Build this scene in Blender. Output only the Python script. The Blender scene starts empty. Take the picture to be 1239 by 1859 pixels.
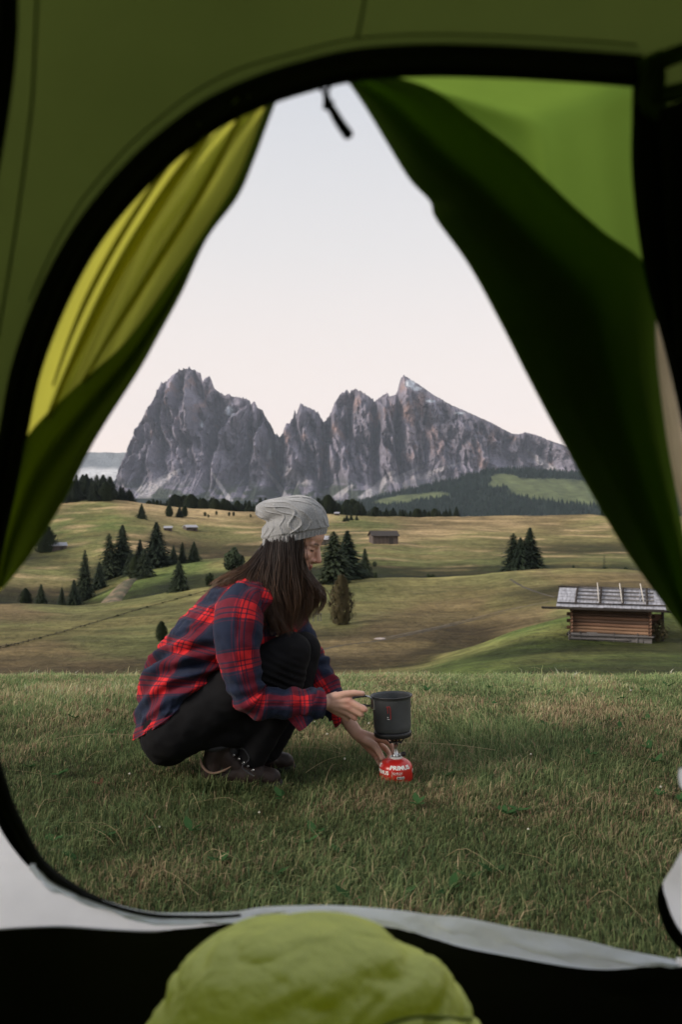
import bpy, bmesh, math, random
import numpy as np
from mathutils import Vector, Matrix
R = math.radians
SC = bpy.context.scene
COL = SC.collection

# ------------------------------------------------------------------ camera
CAMZ = 0.87            # camera sits inside the tent, 0.87 m above the meadow
F = 1550.0             # focal length in units of the photograph's pixels (1239 x 1859)
CX, CY = 619.5, 945.0
cam_d = bpy.data.cameras.new('camera'); cam = bpy.data.objects.new('camera', cam_d); COL.objects.link(cam)
cam_d.sensor_fit = 'VERTICAL'; cam_d.sensor_height = 36.0; cam_d.lens = F / 1859 * 36.0
cam_d.shift_y = (CY - 929.5) / 1859.0
cam_d.clip_start = 0.05; cam_d.clip_end = 40000
cam.location = (0, 0, CAMZ); cam.rotation_euler = (R(90), 0, 0)
cam_d.dof.use_dof = True; cam_d.dof.focus_distance = 4.0; cam_d.dof.aperture_fstop = 4.6
SC.camera = cam

# ------------------------------------------------------------------ sky and sun
SUN_EL, SUN_AZ = R(26), R(-112)          # azimuth from +Y, negative = to the left
w = bpy.data.worlds.new('World'); SC.world = w; w.use_nodes = True
nt = w.node_tree; nt.nodes.clear()
def N(nt, t, **k):
    n = nt.nodes.new(t)
    for a, b in k.items():
        if a == 'inp':
            for i, v in b.items(): n.inputs[i].default_value = v
        else: setattr(n, a, b)
    return n
def L(nt, a, b): nt.links.new(a, b)
out = N(nt, 'ShaderNodeOutputWorld')
sky = N(nt, 'ShaderNodeTexSky', sky_type='NISHITA', sun_disc=False)
sky.sun_elevation = R(6); sky.sun_rotation = SUN_AZ; sky.altitude = 1900
sky.air_density = 1.0; sky.dust_density = 1.0; sky.ozone_density = 2.0
bg1 = N(nt, 'ShaderNodeBackground', inp={1: 0.02})
L(nt, sky.outputs[0], bg1.inputs[0])
tc = N(nt, 'ShaderNodeTexCoord'); sep = N(nt, 'ShaderNodeSeparateXYZ'); L(nt, tc.outputs['Generated'], sep.inputs[0])
ramp = N(nt, 'ShaderNodeValToRGB'); L(nt, sep.outputs[2], ramp.inputs[0])
els = ramp.color_ramp.elements
els[0].position = 0.0; els[0].color = (0.92, 0.735, 0.635, 1)
els[1].position = 1.0; els[1].color = (0.46, 0.49, 0.55, 1)
for p, c in ((0.06, (0.92, 0.735, 0.635, 1)), (0.16, (0.82, 0.705, 0.635, 1)), (0.30, (0.665, 0.628, 0.605, 1)), (0.47, (0.53, 0.54, 0.565, 1))):
    e = els.new(p); e.color = c
bg2 = N(nt, 'ShaderNodeBackground', inp={1: 0.96})
L(nt, ramp.outputs[0], bg2.inputs[0])
add = N(nt, 'ShaderNodeAddShader'); L(nt, bg1.outputs[0], add.inputs[0]); L(nt, bg2.outputs[0], add.inputs[1])
L(nt, add.outputs[0], out.inputs[0])
sun_d = bpy.data.lights.new('sun', 'SUN'); sun = bpy.data.objects.new('sun', sun_d); COL.objects.link(sun)
sun_d.energy = 2.9; sun_d.angle = R(22); sun_d.color = (1.0, 0.89, 0.78)
_dir = Vector((math.sin(SUN_AZ) * math.cos(SUN_EL), math.cos(SUN_AZ) * math.cos(SUN_EL), math.sin(SUN_EL)))
sun.rotation_euler = _dir.to_track_quat('Z', 'Y').to_euler()
sun.location = _dir * 50
SC.view_settings.view_transform = 'Standard'; SC.view_settings.look = 'None'
SC.view_settings.exposure = 0.44; SC.view_settings.gamma = 1.0
SC.render.engine = 'CYCLES'
cy = SC.cycles
cy.use_denoising = True
try: cy.denoiser = 'OPENIMAGEDENOISE'
except Exception: pass
cy.max_bounces = 8; cy.diffuse_bounces = 3; cy.glossy_bounces = 3; cy.transmission_bounces = 6
cy.volume_bounces = 0; cy.transparent_max_bounces = 8
cy.use_adaptive_sampling = True; cy.adaptive_threshold = 0.015
cy.sample_clamp_indirect = 6.0

# ------------------------------------------------------------------ helpers
def PX(px, py, Y):
    """point at depth Y seen at the photograph's pixel (px, py)"""
    return Vector(((px - CX) / F * Y, Y, CAMZ - (py - CY) / F * Y))

_rng = np.random.RandomState(7)
_perm = np.concatenate([_rng.permutation(256)] * 3)
_grad = _rng.normal(size=(256, 3)); _grad /= np.linalg.norm(_grad, axis=1)[:, None]
def pn(x, y, z=0.0):
    """gradient noise, about -0.7..0.7, on arrays"""
    x, y, z = np.broadcast_arrays(np.asarray(x, float), np.asarray(y, float), np.asarray(z, float))
    xi, yi, zi = np.floor(x).astype(int), np.floor(y).astype(int), np.floor(z).astype(int)
    xf, yf, zf = x - xi, y - yi, z - zi
    u, v, q = [t * t * t * (t * (t * 6 - 15) + 10) for t in (xf, yf, zf)]
    res = 0
    for dx in (0, 1):
        for dy in (0, 1):
            for dz in (0, 1):
                h = _perm[_perm[_perm[(xi + dx) & 255] + ((yi + dy) & 255)] + ((zi + dz) & 255)]
                g = _grad[h]
                d = g[..., 0] * (xf - dx) + g[..., 1] * (yf - dy) + g[..., 2] * (zf - dz)
                res = res + d * (u if dx else 1 - u) * (v if dy else 1 - v) * (q if dz else 1 - q)
    return res
def fbm(x, y, z=0.0, o=4, lac=2.0, gain=0.5):
    s, a, f = 0, 1.0, 1.0
    for i in range(o):
        s = s + a * pn(np.asarray(x) * f + 13.7 * i, np.asarray(y) * f + 7.1 * i, np.asarray(z) * f); a *= gain; f *= lac
    return s
def ridged(x, y, z=0.0, o=4):
    s, a, f = 0, 1.0, 1.0
    for i in range(o):
        s = s + a * (1 - np.abs(pn(np.asarray(x) * f + 3.7 * i, np.asarray(y) * f + 9.1 * i, np.asarray(z) * f)) * 2.2); a *= 0.5; f *= 2.0
    return s
def sstep(a, b, x):
    t = np.clip((np.asarray(x, float) - a) / (b - a), 0, 1); return t * t * (3 - 2 * t)

def raw_mesh(name, V, Fc, smooth=True):
    """V (n,3), Fc: array (m,k) or a list of faces"""
    me = bpy.data.meshes.new(name)
    V = np.asarray(V, np.float32)
    if isinstance(Fc, np.ndarray):
        m, k = Fc.shape
        me.vertices.add(len(V)); me.vertices.foreach_set('co', V.ravel())
        me.loops.add(m * k); me.loops.foreach_set('vertex_index', Fc.astype(np.int32).ravel())
        me.polygons.add(m); me.polygons.foreach_set('loop_start', np.arange(0, m * k, k, dtype=np.int32))
        me.update(calc_edges=True)
    else:
        me.from_pydata([tuple(map(float, v)) for v in V], [], Fc); me.update()
    me.polygons.foreach_set('use_smooth', np.full(len(me.polygons), smooth)); me.update()
    return me
def add_col(me, rgb, name='col'):
    a = me.attributes.new(name, 'FLOAT_COLOR', 'POINT')
    c = np.ones((len(me.vertices), 4), np.float32); c[:, :3] = rgb
    a.data.foreach_set('color', c.ravel())
def add_uv(me, uv, name='fab'):
    a = me.attributes.new(name, 'FLOAT2', 'POINT'); a.data.foreach_set('vector', np.asarray(uv, np.float32).ravel())
def obj(name, me, m=None, parent=None, loc=None):
    o = bpy.data.objects.new(name, me); COL.objects.link(o)
    if m is not None and me is not None:
        me.materials.clear(); me.materials.append(m)
    if parent is not None: o.parent = parent
    if loc is not None: o.location = loc
    return o
def tag(o, label=None, cat=None, group=None, kind=None):
    if label: o['label'] = label
    if cat: o['category'] = cat
    if group: o['group'] = group
    if kind: o['kind'] = kind
    return o
def empty(name, loc, rz=0.0):
    o = bpy.data.objects.new(name, None); COL.objects.link(o); o.location = loc; o.rotation_euler = (0, 0, rz); o.empty_display_size = 0.1
    return o
def grid_faces(nu, nv, wrap_u=False, wrap_v=False):
    """vertex index = i*nv + j ; i<nu, j<nv"""
    I = np.arange(nu if wrap_u else nu - 1); J = np.arange(nv if wrap_v else nv - 1)
    i, j = np.meshgrid(I, J, indexing='ij'); i2, j2 = (i + 1) % nu, (j + 1) % nv
    return np.stack([i * nv + j, i2 * nv + j, i2 * nv + j2, i * nv + j2], -1).reshape(-1, 4)
def box_mesh(name, sx, sy, sz, bev=0.0, z0=None):
    bm = bmesh.new(); bmesh.ops.create_cube(bm, size=1.0)
    bmesh.ops.scale(bm, vec=(sx, sy, sz), verts=bm.verts)
    if bev > 0: bmesh.ops.bevel(bm, geom=bm.edges[:], offset=bev, segments=1, affect='EDGES')
    if z0 is not None: bmesh.ops.translate(bm, vec=(0, 0, z0 + sz / 2), verts=bm.verts)
    me = bpy.data.meshes.new(name); bm.to_mesh(me); bm.free(); return me
def catmull(P, n):
    """n points along a Catmull-Rom curve through P (k,d), uniform in parameter"""
    P = np.asarray(P, float); k = len(P)
    t = np.linspace(0, k - 1, n); i = np.clip(t.astype(int), 0, k - 2); f = (t - i)[:, None]
    p0, p1, p2, p3 = P[np.maximum(i - 1, 0)], P[i], P[i + 1], P[np.minimum(i + 2, k - 1)]
    return 0.5 * (2 * p1 + (p2 - p0) * f + (2 * p0 - 5 * p1 + 4 * p2 - p3) * f ** 2 + (3 * p1 - p0 - 3 * p2 + p3) * f ** 3)
def tube(path, rad, n=8, cap=True):
    """(V,F) of a tube along path (k,3) with radii (k,) or scalar"""
    P = np.asarray(path, float); k = len(P); rad = np.broadcast_to(np.asarray(rad, float), (k,))
    T = np.gradient(P, axis=0); T /= np.linalg.norm(T, axis=1)[:, None] + 1e-12
    a = np.array([0, 0, 1.0]) if abs(T[0][2]) < 0.9 else np.array([1.0, 0, 0])
    V = []
    u = np.cross(T[0], a); u /= np.linalg.norm(u)
    ang = np.linspace(0, 2 * np.pi, n, endpoint=False)
    for i in range(k):
        u = u - T[i] * u.dot(T[i]); u /= np.linalg.norm(u) + 1e-12
        v = np.cross(T[i], u)
        V.append(P[i] + rad[i] * (np.cos(ang)[:, None] * u + np.sin(ang)[:, None] * v))
    V = np.concatenate(V); Fq = [tuple(q) for q in grid_faces(k, n, False, True)]
    if cap: Fq += [tuple(range(n - 1, -1, -1)), tuple((k - 1) * n + j for j in range(n))]
    return V, Fq
def join(parts):
    V, Fc, o = [], [], 0
    for v, f in parts:
        V.append(np.asarray(v, float)); Fc += [tuple(int(i) + o for i in q) for q in f]; o += len(v)
    return np.concatenate(V), Fc
def lathe(prof, n=48, close=False):
    """(V,F) of a profile [(r,z)...] turned about z"""
    ang = np.linspace(0, 2 * np.pi, n, endpoint=False); V = []
    for r, z in prof: V.append(np.stack([r * np.cos(ang), r * np.sin(ang), np.full(n, z)], 1))
    return np.concatenate(V), [tuple(q) for q in grid_faces(len(prof), n, False, True)]

# ------------------------------------------------------------------ materials
def new_mat(name):
    m = bpy.data.materials.new(name); m.use_nodes = True; m.node_tree.nodes.clear(); return m, m.node_tree
def simple(name, col, rough=0.7, var=0.15, scale=8.0, bump=0.0, bscale=60.0, metal=0.0, spec=0.5, attr=None, detail=6.0, coords='Object', bdist=0.01, sheen=0.0, stretch=(1, 1, 1)):
    """Principled with noise-varied colour (or a colour attribute) and optional bump"""
    m, t = new_mat(name)
    o = N(t, 'ShaderNodeOutputMaterial'); b = N(t, 'ShaderNodeBsdfPrincipled'); L(t, b.outputs[0], o.inputs[0])
    b.inputs['Roughness'].default_value = rough; b.inputs['Metallic'].default_value = metal
    b.inputs['Specular IOR Level'].default_value = spec
    if sheen: b.inputs['Sheen Weight'].default_value = sheen
    c = N(t, 'ShaderNodeTexCoord'); mp = N(t, 'ShaderNodeMapping'); mp.inputs['Scale'].default_value = stretch
    L(t, c.outputs[coords], mp.inputs[0])
    n = N(t, 'ShaderNodeTexNoise'); n.inputs['Scale'].default_value = scale; n.inputs['Detail'].default_value = detail
    L(t, mp.outputs[0], n.inputs['Vector'])
    mr = N(t, 'ShaderNodeMapRange'); mr.inputs[1].default_value = 0.25; mr.inputs[2].default_value = 0.75
    mr.inputs[3].default_value = 1 - var; mr.inputs[4].default_value = 1 + var; L(t, n.outputs[0], mr.inputs[0])
    mx = N(t, 'ShaderNodeVectorMath', operation='SCALE')
    if attr:
        at = N(t, 'ShaderNodeAttribute', attribute_name=attr); L(t, at.outputs['Color'], mx.inputs[0])
    else: mx.inputs[0].default_value = col[:3]
    L(t, mr.outputs[0], mx.inputs['Scale']); L(t, mx.outputs[0], b.inputs['Base Color'])
    if bump:
        n2 = N(t, 'ShaderNodeTexNoise'); n2.inputs['Scale'].default_value = bscale; n2.inputs['Detail'].default_value = 5
        L(t, mp.outputs[0], n2.inputs['Vector'])
        bp = N(t, 'ShaderNodeBump'); bp.inputs['Strength'].default_value = bump; bp.inputs['Distance'].default_value = bdist
        L(t, n2.outputs[0], bp.inputs['Height']); L(t, bp.outputs[0], b.inputs['Normal'])
    return m
# ================================================================== TERRAIN
KD = [30, 42, 50, 58, 70, 90, 115, 140, 160, 185, 215, 250, 300, 360, 430, 500, 600]
TAB = {   # for each bearing: where the ground at each of the depths KD lies (read off the photograph, hidden hollows guessed)
 -500: [1330, 1260, 1235, 1220, 1195, 1160, 1130, 1110, 1098, 1112, 1090, 1050, 1020, 985, 950, 925, 932],
    0: [1330, 1258, 1232, 1215, 1192, 1160, 1130, 1106, 1095, 1106, 1088, 1047, 1016, 978, 938, 910, 925],
   70: [1330, 1258, 1232, 1215, 1191, 1159, 1129, 1106, 1094, 1110, 1094, 1054, 1016, 974, 934, 908, 922],
  130: [1330, 1258, 1232, 1215, 1190, 1158, 1130, 1112, 1103, 1118, 1098, 1058, 1012, 966, 928, 906, 920],
  180: [1330, 1258, 1232, 1215, 1190, 1157, 1128, 1108, 1097, 1106, 1078, 1056, 1006, 962, 926, 906, 918],
  240: [1330, 1258, 1232, 1215, 1190, 1154, 1123, 1101, 1087, 1090, 1056, 1036, 1000, 960, 926, 910, 918],
  300: [1330, 1258, 1232, 1215, 1188, 1150, 1118, 1095, 1079, 1082, 1052, 1026, 1010, 970, 935, 920, 930],
  380: [1330, 1258, 1232, 1214, 1185, 1146, 1112, 1086, 1066, 1074, 1050, 1016, 1016, 982, 945, 926, 935],
  480: [1330, 1256, 1230, 1212, 1181, 1141, 1105, 1075, 1055, 1062, 1045, 1010, 1010, 980, 950, 930, 938],
  580: [1330, 1254, 1228, 1211, 1180, 1140, 1100, 1070, 1050, 1056, 1045, 1014, 995, 974, 950, 933, 942],
  680: [1330, 1250, 1225, 1209, 1178, 1138, 1098, 1068, 1050, 1056, 1042, 1012, 988, 968, 950, 938, 946],
  760: [1325, 1240, 1215, 1206, 1180, 1140, 1100, 1070, 1051, 1058, 1046, 1020, 994, 972, 952, 939, 947],
  850: [1310, 1216, 1196, 1180, 1183, 1146, 1098, 1066, 1046, 1053, 1043, 1020, 994, 970, 951, 938, 946],
  950: [1280, 1202, 1176, 1146, 1166, 1122, 1086, 1054, 1036, 1044, 1039, 1019, 999, 974, 951, 936, 945],
 1050: [1255, 1194, 1166, 1120, 1150, 1106, 1076, 1046, 1030, 1038, 1034, 1018, 1002, 976, 951, 935, 944],
 1150: [1245, 1192, 1164, 1108, 1140, 1098, 1071, 1049, 1036, 1042, 1036, 1018, 1002, 976, 951, 937, 945],
 1250: [1245, 1193, 1166, 1106, 1140, 1094, 1070, 1053, 1043, 1048, 1040, 1020, 1002, 978, 952, 938, 946],
 1740: [1250, 1200, 1172, 1120, 1145, 1100, 1075, 1060, 1050, 1055, 1045, 1025, 1004, 980, 952, 938, 946]}
_cols = np.array(sorted(TAB)); _kd = np.array(KD, float)
_lt = np.linspace(math.log(3.0), math.log(700.0), 420)
def _profile(pys):
    z = CAMZ - (np.array(pys, float) - CY) / F * _kd
    d = np.concatenate([[3.0, 3.9, 4.6, 5.2, 6.5, 10, 17], _kd, [700]])
    zz = np.concatenate([[0, 0, -0.022, -0.09, -0.42, -1.5, -3.8], z, [z[-1] - 9]])
    t = np.log(d); m = np.gradient(zz, t); i = np.clip(np.searchsorted(t, _lt) - 1, 0, len(t) - 2)
    dl = np.diff(zz) / np.diff(t)          # monotone limiter keeps crests where they were read
    for k in range(1, len(t) - 1):
        m[k] = 0 if dl[k - 1] * dl[k] <= 0 else 2 * dl[k - 1] * dl[k] / (dl[k - 1] + dl[k])
    h = t[i + 1] - t[i]; s = (_lt - t[i]) / h
    return (2*s**3 - 3*s**2 + 1)*zz[i] + (s**3 - 2*s**2 + s)*h*m[i] + (-2*s**3 + 3*s**2)*zz[i+1] + (s**3 - s**2)*h*m[i+1]
_rows = np.array([_profile(TAB[c]) for c in _cols])
_px = np.arange(-500, 1741, 20.0)
_tab = np.zeros((len(_px), len(_lt)))
for _k, _p in enumerate(_px):
    j = int(np.clip(np.searchsorted(_cols, _p) - 1, 0, len(_cols) - 2)); s = (_p - _cols[j]) / (_cols[j+1] - _cols[j])
    s = s * s * (3 - 2 * s) * 0.5 + s * 0.5
    _tab[_k] = _rows[j] * (1 - s) + _rows[j + 1] * s
for _ in range(2):
    _tab[1:-1] = 0.25 * _tab[:-2] + 0.5 * _tab[1:-1] + 0.25 * _tab[2:]
def ground_z(X, Y, rough=1.0):
    X, Y = np.asarray(X, float), np.asarray(Y, float)
    d = np.hypot(X, Y) * np.where(Y > 0, 1, 1); yy = np.maximum(Y, 0.5 * np.abs(X)); yy = np.maximum(yy, 3.0)
    px = np.clip(CX + F * X / yy, -500, 1739.9); lt = np.clip(np.log(yy), _lt[0], _lt[-1] - 1e-6)
    a = (px + 500) / 20; i = np.clip(a.astype(int), 0, len(_px) - 2); fa = a - i
    b = (lt - _lt[0]) / (_lt[1] - _lt[0]); j = np.clip(b.astype(int), 0, len(_lt) - 2); fb = b - j
    z = (_tab[i, j]*(1-fa)*(1-fb) + _tab[i+1, j]*fa*(1-fb) + _tab[i, j+1]*(1-fa)*fb + _tab[i+1, j+1]*fa*fb)
    z = z + 0.010 * pn(X * 1.6, Y * 1.6, 3.3) * sstep(7, 4, yy)
    amp = np.clip((yy - 20) / 60, 0, 1)
    z = z + rough * amp * (0.5 * pn(X / 17, Y / 17, 1.1) + 0.16 * pn(X / 5, Y / 5, 5.1)) * (1 + yy / 300)
    far = sstep(620, 1500, yy)                     # beyond the crest the high pasture drops to the forested foot
    return z * (1 - far) + far * (-40.0)
def hit(px, py, d0=20.0, d1=690.0):
    """first ground point on the line of sight through (px, py)"""
    Y = np.exp(np.linspace(math.log(d0), math.log(d1), 3000)); X = (px - CX) / F * Y
    g = ground_z(X, Y) - (CAMZ - (py - CY) / F * Y); k = np.argmax(g > 0)
    if g[k] <= 0: return None
    return Vector((X[k], Y[k], float(ground_z(X[k], Y[k]))))

# ---- ground sheet: a fan of rings round the camera, fine in front, reaching out to the mountains
_az = np.concatenate([np.linspace(-180, -40, 29)[:-1], np.linspace(-40, 40, 321), np.linspace(40, 180, 29)[1:-1]])
_rr = np.concatenate([[0.4, 1.0, 1.6], np.exp(np.linspace(math.log(2.2), math.log(720), 330)), [800, 950, 1200, 1600, 2300, 3500, 5500, 8000, 11500]])
A, RR = np.meshgrid(np.radians(_az), _rr, indexing='ij')
GX, GY = RR * np.sin(A), RR * np.cos(A)
# rings are lines of equal depth inside the view, circles outside it
front = np.abs(A) < R(60)
GX = np.where(front, RR * np.tan(np.clip(A, -1.04, 1.04)) , GX * 1.0); GY = np.where(front, RR, GY)
GZ = ground_z(GX, GY)
V = np.stack([GX, GY, GZ], -1).reshape(-1, 3)
# colour of the sward, read by place: green hollows, hay-brown crests, their shade and light painted in
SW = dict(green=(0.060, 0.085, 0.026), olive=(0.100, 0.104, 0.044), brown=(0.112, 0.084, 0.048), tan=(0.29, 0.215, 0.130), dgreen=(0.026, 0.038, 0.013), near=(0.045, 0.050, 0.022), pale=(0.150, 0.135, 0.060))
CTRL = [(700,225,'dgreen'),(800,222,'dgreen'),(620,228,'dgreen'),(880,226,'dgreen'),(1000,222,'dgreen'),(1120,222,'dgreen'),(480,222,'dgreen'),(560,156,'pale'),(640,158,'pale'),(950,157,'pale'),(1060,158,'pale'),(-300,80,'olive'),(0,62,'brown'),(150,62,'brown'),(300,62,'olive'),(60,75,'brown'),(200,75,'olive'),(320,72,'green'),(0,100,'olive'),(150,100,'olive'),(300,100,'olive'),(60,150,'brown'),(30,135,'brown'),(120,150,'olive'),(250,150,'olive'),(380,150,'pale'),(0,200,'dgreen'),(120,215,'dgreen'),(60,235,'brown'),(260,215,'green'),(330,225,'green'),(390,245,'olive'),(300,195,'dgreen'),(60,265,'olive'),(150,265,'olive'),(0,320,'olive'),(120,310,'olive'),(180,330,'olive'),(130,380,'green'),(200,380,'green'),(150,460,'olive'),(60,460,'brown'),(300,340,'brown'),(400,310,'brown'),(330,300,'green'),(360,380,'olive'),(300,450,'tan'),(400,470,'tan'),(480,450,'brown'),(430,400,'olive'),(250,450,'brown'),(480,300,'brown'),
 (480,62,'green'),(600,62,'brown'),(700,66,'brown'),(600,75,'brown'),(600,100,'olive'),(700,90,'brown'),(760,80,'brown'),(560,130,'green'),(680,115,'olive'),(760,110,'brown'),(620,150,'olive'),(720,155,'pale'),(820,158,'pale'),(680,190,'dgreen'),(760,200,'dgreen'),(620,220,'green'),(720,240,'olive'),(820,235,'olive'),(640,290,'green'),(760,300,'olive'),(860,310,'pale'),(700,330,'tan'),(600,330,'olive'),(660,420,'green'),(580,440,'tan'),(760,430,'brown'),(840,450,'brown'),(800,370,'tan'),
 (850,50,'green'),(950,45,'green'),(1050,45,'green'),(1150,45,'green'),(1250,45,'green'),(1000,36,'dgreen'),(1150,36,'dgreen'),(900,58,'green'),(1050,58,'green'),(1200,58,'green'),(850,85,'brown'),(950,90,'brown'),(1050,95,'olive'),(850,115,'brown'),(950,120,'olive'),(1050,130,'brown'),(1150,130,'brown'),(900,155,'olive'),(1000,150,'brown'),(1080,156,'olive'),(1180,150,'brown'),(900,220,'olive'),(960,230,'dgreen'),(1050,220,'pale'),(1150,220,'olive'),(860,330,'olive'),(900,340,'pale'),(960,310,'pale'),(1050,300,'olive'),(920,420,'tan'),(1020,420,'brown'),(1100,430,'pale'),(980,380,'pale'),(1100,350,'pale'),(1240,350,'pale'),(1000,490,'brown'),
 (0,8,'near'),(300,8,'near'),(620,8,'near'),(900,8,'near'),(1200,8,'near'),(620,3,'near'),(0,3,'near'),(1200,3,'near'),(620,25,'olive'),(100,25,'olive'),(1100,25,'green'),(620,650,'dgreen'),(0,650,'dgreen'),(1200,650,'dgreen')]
cp = np.array([[c[0] / 75.0, math.log(c[1]) * 8.0] for c in CTRL]); cc = np.array([SW[c[2]] for c in CTRL])
gy = np.maximum(np.maximum(V[:, 1], 0.5 * np.abs(V[:, 0])), 1.0); gpx = np.clip(CX + F * V[:, 0] / gy, -400, 1640)
wob = fbm(gpx / 160, np.log(gy) * 5, 2.2, 4)
q = np.stack([gpx / 75.0 + 1.2 * wob, np.log(gy) * 8.0 + 0.8 * fbm(gpx / 130, np.log(gy) * 9, 8.2, 4)], 1)
colr = np.zeros((len(V), 3))
for s in range(0, len(V), 20000):
    d2 = ((q[s:s+20000, None, :] - cp[None]) ** 2).sum(-1)
    wgt = 1 / (d2 + 0.35) ** 1.8; wgt /= wgt.sum(1)[:, None]
    colr[s:s+20000] = wgt @ cc
streak = fbm(V[:, 0] / 14, V[:, 1] / 5, 0.5, 5)
colr *= (1 + 0.55 * streak[:, None] * sstep(15, 60, gy)[:, None])
g2 = sstep(0.05, 0.35, fbm(V[:, 0] / 22, V[:, 1] / 14, 7.5, 4))[:, None] * sstep(20, 60, gy)[:, None]
colr = colr * (1 - 0.35 * g2) + np.array([0.15, 0.115, 0.055]) * 0.35 * g2
# crest light and hollow shade painted by ground curvature, over dry and moist sward
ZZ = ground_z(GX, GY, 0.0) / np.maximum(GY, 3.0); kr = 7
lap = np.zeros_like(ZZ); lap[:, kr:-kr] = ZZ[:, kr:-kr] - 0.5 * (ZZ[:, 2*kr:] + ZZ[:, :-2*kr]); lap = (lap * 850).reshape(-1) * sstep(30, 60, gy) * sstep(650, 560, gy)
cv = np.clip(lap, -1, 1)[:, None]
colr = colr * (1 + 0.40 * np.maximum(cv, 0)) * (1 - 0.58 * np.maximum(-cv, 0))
tk = sstep(0.22, 0.46, fbm(V[:, 0] / 46, V[:, 1] / 11, 3.9, 4) + 0.08 * sstep(230, 420, gy))[:, None] * sstep(210, 270, gy)[:, None] * sstep(640, 540, gy)[:, None]
colr = colr * (1 - 0.8 * tk) + np.array([0.42, 0.31, 0.19]) * 0.8 * tk
colr *= np.array([1.12, 1.08, 0.92]); colr = np.clip(colr, 0.008, 0.5)
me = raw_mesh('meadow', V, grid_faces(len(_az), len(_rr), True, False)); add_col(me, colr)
# centre patch closes the fan under the tent
M_ground = simple('meadow_sward', None, rough=0.95, var=0.42, scale=0.55, bump=1.0, bscale=1.3, attr='col', bdist=0.5, spec=0.12, detail=14)
def second_noise(m, scale, lo, hi, stretch=(1, 1, 1)):
    t = m.node_tree; b = next(n for n in t.nodes if n.type == 'BSDF_PRINCIPLED'); lk = b.inputs['Base Color'].links[0]; src = lk.from_socket
    c = N(t, 'ShaderNodeTexCoord'); mp = N(t, 'ShaderNodeMapping'); mp.inputs['Scale'].default_value = stretch; L(t, c.outputs['Object'], mp.inputs[0]); n = N(t, 'ShaderNodeTexNoise'); n.inputs['Scale'].default_value = scale; n.inputs['Detail'].default_value = 8; n.inputs['Roughness'].default_value = 0.65; L(t, mp.outputs[0], n.inputs['Vector'])
    mr = N(t, 'ShaderNodeMapRange'); mr.inputs[1].default_value = 0.32; mr.inputs[2].default_value = 0.68; mr.inputs[3].default_value = lo; mr.inputs[4].default_value = hi; L(t, n.outputs[0], mr.inputs[0]); v = N(t, 'ShaderNodeVectorMath', operation='SCALE'); L(t, src, v.inputs[0]); L(t, mr.outputs[0], v.inputs['Scale']); L(t, v.outputs[0], b.inputs['Base Color'])
second_noise(M_ground, 0.09, 0.68, 1.35, (0.45, 1.3, 1)); second_noise(M_ground, 0.9, 0.75, 1.28, (0.35, 1.6, 1))
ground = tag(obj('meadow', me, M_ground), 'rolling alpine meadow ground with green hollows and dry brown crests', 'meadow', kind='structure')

# ================================================================== MOUNTAINS
RIDGE = [(60,905),(120,900),(200,880),(228,850),(235,815),(241,795),(251,775),(263,751),(271,739),(281,737),(283,723),(291,700),(303,694),(312,686),(324,674),(344,670),(358,675),(364,684),(368,695),(372,688),(380,684),(384,692),(388,706),(396,713),(408,719),(433,723),(453,729),(455,737),(461,730),(467,741),(477,749),(485,763),(493,779),(501,791),(507,797),(513,791),(519,773),(527,770),(533,756),(535,747),(538,756),(546,737),(560,742),(566,746),(578,753),(588,767),(594,763),(604,747),(610,731),(618,717),(630,711),(636,714),(644,709),(657,714),(672,723),(681,730),(693,721),(704,716),(710,724),(721,716),(728,691),(734,684),(740,686),(764,701),(785,716),(820,736),(858,753),(901,772),(931,788),(944,789),(956,785),(974,789),(999,800),(1033,812),(1070,832),(1120,850),(1200,862),(1320,880),(1500,900)]
RP = np.array(RIDGE, float)
MY = 6200.0
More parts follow.
